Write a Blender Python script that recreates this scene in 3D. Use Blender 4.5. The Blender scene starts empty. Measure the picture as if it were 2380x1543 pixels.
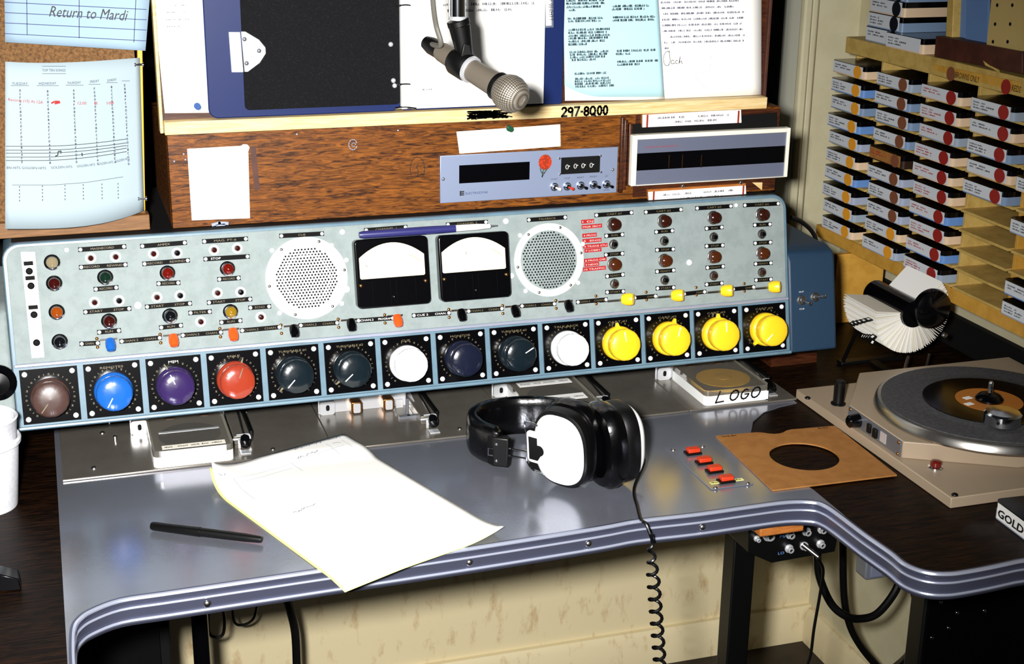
import bpy, bmesh, math, random
from mathutils import Vector, Matrix
random.seed(7)
S = bpy.context.scene
COL = S.collection

# ---------------------------------------------------------------- camera
H = 0.75                                     # desk top above the floor
FPX = 3355.36
CAM = Vector((0.0569, -1.5314, 0.7581 + H))
YAW, PIT, ROL = 0.3166, 0.3224, 0.0135
fw = Vector((math.sin(YAW)*math.cos(PIT), math.cos(YAW)*math.cos(PIT), -math.sin(PIT)))
rt = Vector((math.cos(YAW), -math.sin(YAW), 0)); up = rt.cross(fw)
rt, up = math.cos(ROL)*rt + math.sin(ROL)*up, -math.sin(ROL)*rt + math.cos(ROL)*up
cd = bpy.data.cameras.new('camera'); cam = bpy.data.objects.new('camera', cd); COL.objects.link(cam)
cd.sensor_width = 36; cd.lens = 36*FPX/2380; cd.clip_start = 0.05
cam.matrix_world = Matrix(((rt.x, up.x, -fw.x, CAM.x), (rt.y, up.y, -fw.y, CAM.y), (rt.z, up.z, -fw.z, CAM.z), (0, 0, 0, 1)))
S.camera = cam
# ---------------------------------------------------------------- world, flash, exposure
w = bpy.data.worlds.new('world'); S.world = w; w.use_nodes = True
w.node_tree.nodes['Background'].inputs[0].default_value = (0.75, 0.85, 1, 1)
w.node_tree.nodes['Background'].inputs[1].default_value = 0.012
fl = bpy.data.lights.new('camera_flash', 'SPOT'); flo = bpy.data.objects.new('camera_flash', fl); COL.objects.link(flo)
fl.energy = 345; fl.color = (1.0, 0.98, 0.96); fl.shadow_soft_size = 0.045; fl.spot_size = math.radians(67); fl.spot_blend = 1.0
flo.location = CAM + rt*-0.11 + up*0.05
aim = Vector((0.42, 0.25, H + 0.12)) - flo.location
flo.rotation_euler = aim.to_track_quat('-Z', 'Y').to_euler()
vs = S.view_settings
vs.view_transform = 'Standard'; vs.look = 'None'; vs.gamma = 1; vs.use_curve_mapping = False; vs.exposure = 0.0

# ---------------------------------------------------------------- helpers: pixels of the photo to points on real planes
def ray(x, y):
    return rt*((x-1190)/FPX) - up*((y-771.5)/FPX) + fw
def onZ(x, y, z=0.0):
    r = ray(x, y); return CAM + r*((z + H - CAM.z)/r.z)
def onY(x, y, yy):
    r = ray(x, y); return CAM + r*((yy - CAM.y)/r.y)
def onX(x, y, xx):
    r = ray(x, y); return CAM + r*((xx - CAM.x)/r.x)
TILT = 0.2114
CO = Vector((0, 0.2317, 0.075 + H))
EX = Vector((1, 0, 0)); EV = Vector((0, math.sin(TILT), math.cos(TILT))); EN = EX.cross(EV)
def pan(u, v, n=0.0): return CO + EX*u + EV*v + EN*n
def onP(x, y, n=0.0):
    r = ray(x, y); P = CAM + r*(((CO + EN*n) - CAM).dot(EN)/r.dot(EN)); d = P - CO
    return d.x, d.dot(EV)
def FR(o, ex, ey):
    ex = Vector(ex).normalized(); ey = Vector(ey); ez = ex.cross(ey).normalized(); ey = ez.cross(ex)
    return Matrix(((ex.x, ey.x, ez.x, o[0]), (ex.y, ey.y, ez.y, o[1]), (ex.z, ey.z, ez.z, o[2]), (0, 0, 0, 1)))
def PF(u, v, n=0.0, ang=0.0):
    return FR(pan(u, v, n), EX*math.cos(ang) + EV*math.sin(ang), EV*math.cos(ang) - EX*math.sin(ang))

# ---------------------------------------------------------------- materials
def lin(c):
    if isinstance(c, str):
        c = [int(c[i:i+2], 16)/255 for i in (0, 2, 4)]
    return tuple((x/12.92 if x <= 0.04045 else ((x+0.055)/1.055)**2.4) for x in c) + (1,)
MATS = {}
def mat(name, col, rough=0.5, metal=0.0, spec=0.5, noise=None, bump=None, trans=0.0, coat=0.0, alpha=1.0):
    """noise=(colour2, scale, stretch(x,y,z), lo, hi); bump=(scale, strength)"""
    if name in MATS: return MATS[name]
    m = bpy.data.materials.new(name); m.use_nodes = True; nt = m.node_tree; b = nt.nodes['Principled BSDF']
    b.inputs['Base Color'].default_value = lin(col); b.inputs['Roughness'].default_value = rough
    b.inputs['Metallic'].default_value = metal; b.inputs['Specular IOR Level'].default_value = spec
    b.inputs['Transmission Weight'].default_value = trans; b.inputs['Coat Weight'].default_value = coat
    b.inputs['Alpha'].default_value = alpha
    tc = nt.nodes.new('ShaderNodeTexCoord'); ge = nt.nodes.new('ShaderNodeNewGeometry')
    if noise:
        c2, sc, st, lo, hi = noise[:5]
        mp = nt.nodes.new('ShaderNodeMapping'); mp.inputs['Scale'].default_value = st
        nt.links.new(ge.outputs['Position'], mp.inputs['Vector'])
        n = nt.nodes.new('ShaderNodeTexNoise'); n.inputs['Scale'].default_value = sc; n.inputs['Detail'].default_value = 6
        n.inputs['Roughness'].default_value = 0.65
        if len(noise) > 5: n.inputs['Distortion'].default_value = noise[5]
        nt.links.new(mp.outputs[0], n.inputs['Vector'])
        r = nt.nodes.new('ShaderNodeValToRGB'); r.color_ramp.elements[0].position = lo; r.color_ramp.elements[1].position = hi
        r.color_ramp.elements[0].color = lin(col); r.color_ramp.elements[1].color = lin(c2)
        nt.links.new(n.outputs['Fac'], r.inputs[0]); nt.links.new(r.outputs[0], b.inputs['Base Color'])
    if bump:
        n2 = nt.nodes.new('ShaderNodeTexNoise'); n2.inputs['Scale'].default_value = bump[0]; n2.inputs['Detail'].default_value = 4
        nt.links.new(ge.outputs['Position'], n2.inputs['Vector'])
        bp = nt.nodes.new('ShaderNodeBump'); bp.inputs['Strength'].default_value = bump[1]; bp.inputs['Distance'].default_value = 0.001
        nt.links.new(n2.outputs['Fac'], bp.inputs['Height']); nt.links.new(bp.outputs[0], b.inputs['Normal'])
    MATS[name] = m
    return m
mat('panel', '8b9695', 0.62, spec=0.2, noise=('828d8c', 60, (1, 1, 1), 0.42, 0.62))
mat('bezel', '65808f', 0.35, noise=('577181', 30, (1, 1, 1), 0.4, 0.7))
mat('pod', '1b354c', 0.5, bump=(900, 0.15))
mat('black_gloss', '040406', 0.16, spec=0.45)
mat('black', '040404', 0.42, spec=0.35)
mat('tag_black', '030303', 0.65, spec=0.12)
mat('black_matte', '070707', 0.8, spec=0.2)
mat('chrome', 'd8dade', 0.12, metal=1)
mat('nickel', 'b9b6b0', 0.28, metal=1)
mat('white_plastic', 'eef0ee', 0.4, spec=0.3)
mat('ivory_screw', 'e6e8ea', 0.3)
mat('tag_ink', '6a5f40', 0.5)
mat('white_ink', 'f2f2ee', 0.5)
mat('ink', '0a0a0e', 0.6)
mat('grey_ink', '2e3040', 0.7)
mat('blue_ink', '232c62', 0.7)
mat('red_ink', 'a01c1c', 0.7)
mat('paper', 'f4f3ee', 0.75, spec=0.2)
mat('paper_blue', 'b2d9e4', 0.75, spec=0.2)
mat('paper_form', '97afc2', 0.75, spec=0.2)
mat('paper_sched', 'a3b3ba', 0.75, spec=0.2)
mat('paper_yellow', 'e8e48a', 0.75, spec=0.2)
mat('paper_cream', 'f4eedb', 0.75, spec=0.2)
mat('wood_cab', '2c1407', 0.34, noise=('a05e1e', 30, (1.0, 3, 8), 0.36, 0.78, 1.6), bump=(220, 0.12))
mat('walnut', '2c1309', 0.35, noise=('5a2f17', 30, (1, 3, 12), 0.4, 0.75, 0.8))
mat('pine', 'e2cb98', 0.5, noise=('c9a055', 40, (0.6, 3, 10), 0.4, 0.75, 0.5))
mat('cork', '7d5932', 0.9, noise=('4c3218', 260, (1, 1, 1), 0.4, 0.65))
mat('laminate', '060302', 0.42, spec=0.09, noise=('2e1a0b', 26, (1.2, 16, 3), 0.44, 0.70, 0.6))
mat('plywood', 'b06a2a', 0.6, noise=('8e4f1c', 60, (1, 4, 6), 0.4, 0.7))
mat('oak_dark', '6e4a26', 0.5, noise=('8a6136', 30, (1, 3, 14), 0.4, 0.7))
mat('rack_yellow', 'c9983f', 0.5, noise=('b3832e', 40, (1, 1, 1), 0.4, 0.7))
mat('rack_tan', 'c3a55c', 0.55, noise=('a98a44', 45, (1, 1, 1), 0.4, 0.7))
mat('wall_paint', 'c6bfa0', 0.6, noise=('bdb593', 20, (1, 1, 1), 0.35, 0.7))
mat('wall_low', 'd6c8a0', 0.6, noise=('a47b48', 14, (3, 3, 1.2), 0.55, 0.82))
mat('grey_trim', '9a9a8c', 0.5)
mat('floor', '2a1d12', 0.6, noise=('120c08', 12, (1, 1, 1), 0.4, 0.6))
mat('alu', '92969f', 0.20, metal=0.68, noise=('9fa2b2', 8, (1, 1, 1), 0.35, 0.7), bump=(500, 0.04))
mat('deck_alu', '716b62', 0.24, metal=0.5, noise=('7e7970', 14, (1, 1, 1), 0.35, 0.7), bump=(600, 0.04))
mat('timer_alu', '9aa7c4', 0.42, metal=0.55)
mat('trim_dark', '6c7088', 0.3, metal=0.75)
mat('trim_alu', 'ccd3e8', 0.25, metal=0.6)
mat('bright_metal', 'e4e6ea', 0.3, metal=0.6)
mat('brass', 'b07a45', 0.3, metal=1)
mat('binder', '0e2052', 0.42, spec=0.3, bump=(2600, 0.06))
mat('lining', '050508', 0.7, spec=0.15, noise=('24242c', 700, (1, 1, 1), 0.55, 0.75), bump=(1500, 0.5))
mat('meter_face', 'f6ecc8', 0.5)
mat('turntable', 'a3917a', 0.4, bump=(1200, 0.1))
mat('mat_rubber', '4a4a4c', 0.75, noise=('3a3a3c', 200, (1, 1, 1), 0.4, 0.6))
mat('vinyl', '050506', 0.18)
mat('rec_label', 'b5702a', 0.5)
mat('sleeve', 'a06c33', 0.7, noise=('8f5d27', 60, (1, 1, 1), 0.4, 0.7))
mat('cup', 'e6e7ea', 0.7, noise=('d3d5dc', 300, (1, 1, 1), 0.4, 0.6))
mat('flash_leather', '030304', 0.22, bump=(160, 0.25))
mat('rubber', '050505', 0.35)
mat('grey_metal', '7e828a', 0.4, metal=0.6)
mat('cable_grey', '5d5a52', 0.5)
mat('mic_grey', '6f675b', 0.42, metal=0.3)
mat('clear', 'e8e4d8', 0.06, trans=0.9, spec=0.5)
mat('tray_brown', '6b6356', 0.35)
mat('tape_dark', '2a1c12', 0.3)
mat('reel_yellow', 'd8ab1e', 0.45)
mat('dymo', 'a31c20', 0.4); mat('dymo_ink', 'e6c4bc', 0.5)
mat('case_white', 'e9e6d6', 0.5)
mat('slate', '6d7388', 0.4, metal=0.3)
mat('btn_red', 'c23518', 0.4)
mat('pen_blue', '2b2c66', 0.35)
mat('frame_yellow', 'e2ae2c', 0.45)
mat('peg', 'b8a063', 0.7)
mat('sheet_blue', '5f7fae', 0.55)
mat('brown_board', '3c1c10', 0.6, noise=('52291a', 30, (1, 1, 1), 0.4, 0.7))
for n_, c_ in dict(brown='46302a', blue='1a5cb0', purple='302050', red='94341f', black='101a20', white='f4f6f6', navy='14182a', yellow='f9cc22', orange='e0531c').items():
    mat('knob_'+n_, c_, 0.2 if n_ not in ('brown', 'yellow', 'white') else 0.34, coat=0.2)
for n_, c_ in dict(blue='5f86c0', grey='8e9cab', beige='d3b99a', lav='97a0b4', greyblue='7389a6').items():
    mat('cart_'+n_, c_, 0.3)
for n_, c_ in dict(orange='e0992a', brown='7a4a32', red='8e241c', black='0d0f18').items():
    mat('dot_'+n_, c_, 0.5)
for n_, c_ in dict(tan='857a5e', dred='340c08', orange='8a3e0c', black='0c0d10', green='10251c', red='611009', olive='8a6a14', brown='2e110a', amber='46200c').items():
    mat('lens_'+n_, c_, 0.12, coat=0.5)
mat('label_white', 'c9cdd2', 0.6)

def mesh_material(name, c1, c2):
    m = mat(name, c1, 0.38, metal=0.55); nt = m.node_tree; b = nt.nodes['Principled BSDF']
    tc = nt.nodes.new('ShaderNodeTexCoord'); sx = nt.nodes.new('ShaderNodeSeparateXYZ'); nt.links.new(tc.outputs['Object'], sx.inputs[0])
    def mth(op, a, k=None):
        n = nt.nodes.new('ShaderNodeMath'); n.operation = op
        for i, q in enumerate((a, k)):
            if q is None: continue
            if isinstance(q, (int, float)): n.inputs[i].default_value = q
            else: nt.links.new(q, n.inputs[i])
        return n.outputs[0]
    ang = mth('ARCTAN2', sx.outputs['Y'], sx.outputs['X'])
    f = mth('MULTIPLY', mth('SINE', mth('ADD', mth('MULTIPLY', ang, 22.0), mth('MULTIPLY', sx.outputs['Z'], 1250.0))), mth('SINE', mth('SUBTRACT', mth('MULTIPLY', ang, 22.0), mth('MULTIPLY', sx.outputs['Z'], 1250.0))))
    f = mth('ADD', mth('MULTIPLY', f, 0.5), 0.5)
    mx = nt.nodes.new('ShaderNodeMix'); mx.data_type = 'RGBA'; nt.links.new(f, mx.inputs['Factor']); mx.inputs['A'].default_value = lin(c2); mx.inputs['B'].default_value = lin(c1)
    nt.links.new(mx.outputs['Result'], b.inputs['Base Color'])
    bp = nt.nodes.new('ShaderNodeBump'); bp.inputs['Strength'].default_value = 0.6; bp.inputs['Distance'].default_value = 0.0008
    nt.links.new(f, bp.inputs['Height']); nt.links.new(bp.outputs[0], b.inputs['Normal'])
mesh_material('mic_mesh', 'b3a999', '2c2721')

# ---------------------------------------------------------------- mesh building
class MB:
    def __init__(s): s.v = []; s.f = []
    def add(s, vs, fs):
        b = len(s.v); s.v += [Vector(v) for v in vs]; s.f += [tuple(i+b for i in f) for f in fs]; return s
    def box(s, x0, x1, y0, y1, z0, z1, M=None):
        p = [Vector((x, y, z)) for x in (x0, x1) for y in (y0, y1) for z in (z0, z1)]
        if M: p = [M @ q for q in p]
        return s.add(p, [(0, 1, 3, 2), (4, 6, 7, 5), (0, 4, 5, 1), (2, 3, 7, 6), (0, 2, 6, 4), (1, 5, 7, 3)])
    def prism(s, pts, vec):
        n = len(pts); vec = Vector(vec); p = [Vector(q) for q in pts]
        return s.add(p + [q+vec for q in p], [tuple(range(n)), tuple(range(2*n-1, n-1, -1))] + [(i, (i+1) % n, n+(i+1) % n, n+i) for i in range(n)])
    def lathe(s, prof, n=24, M=None, mod=None, cap=True):
        vs = []; fs = []; k = len(prof)
        for j in range(n):
            a = 2*math.pi*j/n; m = mod(a) if mod else 1
            for r, z in prof: vs.append(Vector((r*m*math.cos(a), r*m*math.sin(a), z)))
        for j in range(n):
            for i in range(k-1):
                a, b = j*k, ((j+1) % n)*k; fs.append((a+i, b+i, b+i+1, a+i+1))
        if cap:
            if prof[0][0] > 1e-6: fs.append(tuple(j*k for j in range(n))[::-1])
            if prof[-1][0] > 1e-6: fs.append(tuple(j*k+k-1 for j in range(n)))
        if M: vs = [M @ q for q in vs]
        return s.add(vs, fs)
    def cyl(s, a, b, r0, r1=None, n=16):
        a = Vector(a); b = Vector(b); d = b-a; L = d.length
        q = d.to_track_quat('Z', 'Y').to_matrix().to_4x4(); q.translation = a
        return s.lathe([(r0, 0), (r0 if r1 is None else r1, L)], n, q)
    def ball(s, c, r, n=16, M=None, sc=(1, 1, 1)):
        T = Matrix.Translation(Vector(c)) @ Matrix.Diagonal((*sc, 1))
        if M: T = M @ T
        k = max(6, n//2)
        return s.lathe([(r*math.sin(math.pi*i/k), -r*math.cos(math.pi*i/k)) for i in range(k+1)], n, T, cap=False)
    def tube(s, pts, r, n=8, closed=False):
        pts = [Vector(p) for p in pts]; m = len(pts); rings = []
        t0 = (pts[1]-pts[0]).normalized(); nrm = t0.orthogonal().normalized()
        rr = r if callable(r) else (lambda t: r)
        vs = []; fs = []
        for i, p in enumerate(pts):
            t = (pts[min(i+1, m-1)] - pts[max(i-1, 0)]).normalized()
            nrm = (nrm - t*nrm.dot(t)); nrm = nrm.normalized() if nrm.length > 1e-6 else t.orthogonal().normalized()
            bn = t.cross(nrm); R = rr(i/(m-1))
            for j in range(n):
                a = 2*math.pi*j/n; vs.append(p + nrm*math.cos(a)*R + bn*math.sin(a)*R)
        for i in range(m-1):
            for j in range(n):
                fs.append((i*n+j, i*n+(j+1) % n, (i+1)*n+(j+1) % n, (i+1)*n+j))
        fs += [tuple(range(n))[::-1], tuple((m-1)*n+j for j in range(n))]
        return s.add(vs, fs)
    def grid(s, fn, nu, nv, th=None):
        vs = [Vector(fn(i/nu, j/nv)) for i in range(nu+1) for j in range(nv+1)]
        k = nv+1
        fs = [(i*k+j, (i+1)*k+j, (i+1)*k+j+1, i*k+j+1) for i in range(nu) for j in range(nv)]
        return s.add(vs, fs)
    def mesh(s, name, recalc=True, sharp=0.6):
        me = bpy.data.meshes.new(name); me.from_pydata([tuple(v) for v in s.v], [], s.f)
        if recalc:
            bm = bmesh.new(); bm.from_mesh(me); bmesh.ops.recalc_face_normals(bm, faces=bm.faces); bm.to_mesh(me); bm.free()
        me.polygons.foreach_set('use_smooth', [True]*len(me.polygons)); me.set_sharp_from_angle(angle=sharp)
        me.update(); return me
WM = {}
def wmat(o): return WM.get(o.name, Matrix.Identity(4))
def place(name, me, m, parent=None, M=None, label=None):
    o = bpy.data.objects.new(name, me); COL.objects.link(o)
    if me is not None and m is not None:
        if not me.materials: me.materials.append(MATS[m])
        if me.materials[0] != MATS[m]:
            o.material_slots[0].link = 'OBJECT'; o.material_slots[0].material = MATS[m]
    M = M or Matrix.Identity(4); WM[o.name] = M.copy()
    if parent is not None:
        o.parent = parent; o.matrix_basis = wmat(parent).inverted() @ M
    else:
        o.matrix_basis = M
    if label: o['label'] = label
    return o
def build(name, mb, m, parent=None, bev=0.0, seg=2, label=None, recalc=True, sharp=0.6):
    """mesh given in world coordinates; the object's origin goes to the middle of its bottom"""
    lo = Vector([min(v[i] for v in mb.v) for i in range(3)]); hi = Vector([max(v[i] for v in mb.v) for i in range(3)])
    c = Vector(((lo.x+hi.x)/2, (lo.y+hi.y)/2, lo.z)); mb.v = [v-c for v in mb.v]
    o = place(name, mb.mesh(name, recalc, sharp), m, parent, Matrix.Translation(c), label)
    if bev:
        b = o.modifiers.new('edge', 'BEVEL'); b.width = bev; b.segments = seg; b.limit_method = 'ANGLE'; b.angle_limit = 0.6
    return o
def tag(o, label, cat, group=None):
    o['label'] = label; o['category'] = cat
    if group: o['group'] = group
    return o
def thing(name, label, cat, loc, group=None):
    o = place(name, None, None, None, Matrix.Translation(Vector(loc))); o.empty_display_size = 0.02
    return tag(o, label, cat, group)
def struct(o): o['kind'] = 'structure'; return o
CACHE = {}
def cached(key, fn):
    if key not in CACHE: CACHE[key] = fn().mesh(key if isinstance(key, str) else key[0])
    return CACHE[key].copy() if False else CACHE[key]
def text_mesh(t, shear=0.0, bold=0.0):
    key = ('txt', t, shear, bold)
    if key in CACHE: return CACHE[key]
    cu = bpy.data.curves.new('lettering', 'FONT'); cu.body = t; cu.size = 1; cu.resolution_u = 2; cu.shear = shear; cu.offset = bold
    ob = bpy.data.objects.new('lettering_tmp', cu)
    me = bpy.data.meshes.new_from_object(ob)
    bpy.data.objects.remove(ob); bpy.data.curves.remove(cu)
    xs = [v.co.x for v in me.vertices]; x0, x1 = min(xs), max(xs)
    for v in me.vertices: v.co.x = (v.co.x-x0)/(x1-x0); v.co.y = v.co.y/0.72
    me.materials.clear(); me.name = 'lettering'
    CACHE[key] = me; return me
def letter(t, A, B, h, n, m, parent, shear=0.0, bold=0.0, lift=0.0004, name='lettering'):
    """text from A to B (bottom left to bottom right), cap height h, facing n"""
    A = Vector(A); B = Vector(B); n = Vector(n).normalized(); d = B-A; L = d.length
    F = FR(A + n*lift, d, n.cross(d)); F = F @ Matrix.Diagonal((L, h, 1, 1))
    return place(name, text_mesh(t, shear, bold), m, parent, F)
def bars(mb, F, x0, x1, y, h, rng, wl=(0.008, 0.02), gap=0.004, th=0.0002):
    """a line of small illegible typed or written words, as short strokes, in frame F"""
    x = x0
    while x < x1:
        e = min(x + rng.uniform(*wl), x1); c = x
        while c < e - h*0.2:
            k = rng.choice((0, 1, 2, 3)); cw = h*0.62
            a, b, dn = c, c+cw*0.7, 0
            if k in (0, 2): mb.box(a, a+h*0.24, y, y+h, 0, th, F)
            if k in (1, 2, 3): mb.box(a, b, y+h*0.38, y+h*0.6, 0, th, F)
            if k in (0, 3): mb.box(a, b, y, y+h*0.22, 0, th, F)
            if k in (1, 2): mb.box(b-h*0.24, b, y, y+h*0.95, 0, th, F)
            c += cw
        x = e + gap*rng.uniform(0.7, 1.5)
    return mb
def strokes(lines, F, wd, th=0.0002):
    """flat pen strokes: lists of (x, y) points in frame F"""
    mb = MB()
    for ln in lines:
        for (ax, ay), (bx, by) in zip(ln[:-1], ln[1:]):
            d = Vector((bx-ax, by-ay)); L = d.length
            if L < 1e-7: continue
            d /= L; p = Vector((-d.y, d.x))*wd/2; e = d*wd*0.4
            q = [Vector((ax, ay))-e+p, Vector((bx, by))+e+p, Vector((bx, by))+e-p, Vector((ax, ay))-e-p]
            mb.add([F @ Vector((v.x, v.y, th)) for v in q], [(0, 1, 2, 3)])
    return mb
def arc(cx, cy, r, a0, a1, n=8, ry=None):
    ry = ry or r
    return [(cx + r*math.cos(math.radians(a0+(a1-a0)*i/n)), cy + ry*math.sin(math.radians(a0+(a1-a0)*i/n))) for i in range(n+1)]
def smooth(pts, k=6):
    """Catmull-Rom through points"""
    P = [Vector(p) for p in pts]; out = []
    for i in range(len(P)-1):
        a, b, c, d = P[max(i-1, 0)], P[i], P[i+1], P[min(i+2, len(P)-1)]
        for j in range(k):
            t = j/k
            out.append(0.5*((2*b) + (c-a)*t + (2*a-5*b+4*c-d)*t*t + (3*b-3*c+d-a)*t**3))
    out.append(P[-1]); return out
def rrect(x0, x1, y0, y1, r, n=5, rb=None):
    """rounded rectangle outline (r: top corners, rb: bottom corners)"""
    rb = r if rb is None else rb; o = []
    for cx, cy, R, a in ((x1, y1, r, 0), (x0, y1, r, 90), (x0, y0, rb, 180), (x1, y0, rb, 270)):
        sx = -1 if cx == x1 else 1; sy = -1 if cy == y1 else 1
        if R < 1e-6: o.append((cx, cy)); continue
        o += arc(cx+sx*R, cy+sy*R, R, a, a+90, n)
    return o
VN = Vector((0, -1, 0)); ZN = Vector((0, 0, 1)); XN = Vector((-1, 0, 0))

# ================================================================ setting
WX, WY = 1.44, 0.744
struct(build('floor', MB().box(-1.6, WX+0.1, -2.2, WY+0.1, -0.05, 0.0), 'floor'))
struct(build('wall_back', MB().box(-1.6, WX+0.1, WY, WY+0.1, 0.0, H), 'wall_low'))
struct(build('wall_back', MB().box(-1.6, WX+0.1, WY, WY+0.1, H, 2.4), 'wall_paint'))
struct(build('wall_right', MB().box(WX, WX+0.1, -2.2, WY, 0.0, 2.4), 'wall_paint'))
def bb(pts, vec):
    return MB().prism(pts, vec)
struct(build('baseboard_back', bb([(-1.6, WY, 0), (-1.6, WY-0.018, 0), (-1.6, WY-0.018, 0.062), (-1.6, WY-0.01, 0.075), (-1.6, WY, 0.075)], (WX+1.6, 0, 0)), 'wall_low'))
struct(build('baseboard_right', bb([(WX, -2.2, 0), (WX-0.018, -2.2, 0), (WX-0.018, -2.2, 0.062), (WX-0.01, -2.2, 0.075), (WX, -2.2, 0.075)], (0, WY+2.18, 0)), 'wall_low'))
# door casing on the back wall, right of the cabinet
struct(build('trim_1', MB().box(1.288, 1.318, WY-0.012, WY, H, 2.2), 'grey_trim', bev=0.003))
struct(build('trim_2', MB().box(1.318, 1.334, WY-0.022, WY, H, 2.2), 'wall_paint', bev=0.004))
struct(build('trim_3', MB().box(1.334, 1.352, WY-0.014, WY, H, 2.2), 'wall_paint', bev=0.006))
struct(build('void_backing', MB().box(-1.6, 1.288, WY-0.004, WY, H, 2.2), 'black_matte'))  # black sheet added so the void behind the boards stays dark

# ================================================================ desk
desk = thing('broadcast_desk', 'U-shaped dark wood desk with aluminium sheet top and ribbed metal edge', 'desk', (0.5, 0.2, 0))
epx = [(161, 1543), (160, 1503), (163, 1462), (176, 1439), (206, 1418), (276, 1392), (380, 1376), (482, 1361), (800, 1314), (1100, 1270), (1380, 1226), (1480, 1208), (1620, 1192), (1733, 1176), (1826, 1164), (1888, 1164), (1920, 1173), (1951, 1193), (2013, 1240), (2075, 1283), (2106, 1308), (2137, 1322), (2168, 1329), (2200, 1330), (2231, 1327), (2293, 1316), (2358, 1302)]
edge = [onZ(*p) for p in epx]; edge = [Vector((p.x, p.y, H)) for p in edge]
e0 = edge[0]; en_ = edge[-1]
path = [Vector((e0.x, -0.95, H)), Vector((e0.x, -0.5, H))] + smooth(edge, 4) + [Vector((1.25, en_.y, H)), Vector((WX-0.002, en_.y, H))]
slab = path + [Vector((WX-0.002, WY-0.002, H)), Vector((-0.7, WY-0.002, H)), Vector((-0.7, -0.95, H))]
build('wood_top', MB().prism([p-Vector((0, 0, 0.034)) for p in slab], (0, 0, 0.034)), 'laminate', desk)
# metal sheet
right_cut = [(1960, 1198), (1890, 1140), (1790, 1078), (1752, 1032), (1745, 1008), (1750, 982), (1775, 960), (1812, 947), (1852, 938)]
rc = [onZ(*p) for p in right_cut]
k1 = min(range(len(path)), key=lambda i: (path[i]-rc[0]).length)
sheet = [Vector((0.0325, -0.95, H))] + [p + Vector((0, 0.0004, 0)) for p in path[:k1+1]][0:] + rc + [Vector((1.066, 0.42, H)), Vector((0.0325, 0.42, H))]
build('metal_sheet', MB().prism([p+Vector((0, 0, 0.0002)) for p in sheet], (0, 0, 0.0012)), 'alu', desk)
prof = [(0.0, 0.0016), (0.0035, 0.0016), (0.006, -0.0005), (0.006, -0.004), (0.003, -0.0062), (0.003, -0.0088), (0.0048, -0.0105), (0.0048, -0.012), (0.003, -0.0135), (0.003, -0.0235), (0.0048, -0.0252), (0.0052, -0.029), (0.003, -0.0325), (0.0, -0.0335)]
mb = MB(); kp = len(prof); vs = []; fs = []
for i, p in enumerate(path):
    t = (path[min(i+1, len(path)-1)] - path[max(i-1, 0)]).normalized(); n = Vector((t.y, -t.x, 0))
    for o, z in prof: vs.append(p + n*o + Vector((0, 0, z)))
for i in range(len(path)-1):
    for j in range(kp-1): fs.append((i*kp+j, (i+1)*kp+j, (i+1)*kp+j+1, i*kp+j+1))
mb.add(vs, fs); build('edge_moulding', mb, 'trim_dark', desk)
for dz_, rr_, o_ in ((-0.0012, 0.0030, 0.0032), (-0.0112, 0.0015, 0.0042), (-0.0262, 0.0017, 0.0042)):
    pts_ = []
    for i, p in enumerate(path):
        t = (path[min(i+1, len(path)-1)] - path[max(i-1, 0)]).normalized(); pts_.append(p + Vector((t.y, -t.x, 0))*o_ + Vector((0, 0, dz_)))
    build('edge_bead', MB().tube(pts_, rr_, 8), 'trim_alu', desk)
def screw_mesh():
    m = MB().lathe([(1, 0), (1, 0.25), (0.8, 0.55), (0.45, 0.72), (0, 0.78)], 10); return m
SCREW = screw_mesh().mesh('screw')
def screw(P, r, n, parent, m='ivory_screw'):
    n = Vector(n).normalized(); q = n.to_track_quat('Z', 'Y').to_matrix().to_4x4(); q.translation = P
    return place('screw', SCREW, m, parent, q @ Matrix.Diagonal((r, r, r, 1)))
for px in [(483, 1381), (1100, 1287), (1380, 1244), (1648, 1206)]:
    P = onZ(*px); P.z = H-0.0185; P.y = onZ(px[0], px[1]-18).y - 0.003
    screw(P, 0.0045, VN, desk, 'nickel')
# supports under the desk
build('support_block', MB().prism([onZ(205, 1440)*1 + Vector((0, .09, -0.056)), onZ(316, 1420) + Vector((0, .09, -0.056)), onZ(316, 1420) + Vector((0, 0.18, -0.056)), onZ(205, 1440) + Vector((0, .18, -0.056))], (0, 0, 0.0215)), 'plywood', desk, 0.002)
P = onZ(1790, 1180); Q = onZ(1905, 1175)
build('support_block', MB().box(P.x, Q.x, P.y+0.02, P.y+0.06, H-0.050, H-0.035), 'plywood', desk, 0.002)
A = onY(1705, 1300, 0.1); B = onY(1755, 1300, 0.1)
build('leg', MB().box(A.x, B.x, 0.1, 0.132, 0.0, H-0.034), 'black', desk, 0.002)
A = onY(448, 1480, 0.30); B = onY(488, 1480, 0.30)
build('leg', MB().cyl((0.5*(A.x+B.x), 0.31, 0.0), (0.5*(A.x+B.x), 0.31, H-0.034), 0.5*(B.x-A.x), n=20), 'black_gloss', desk)
build('rear_support', MB().box(-0.69, 0.02, 0.68, 0.72, 0.0, H-0.034), 'black', desk)

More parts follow.
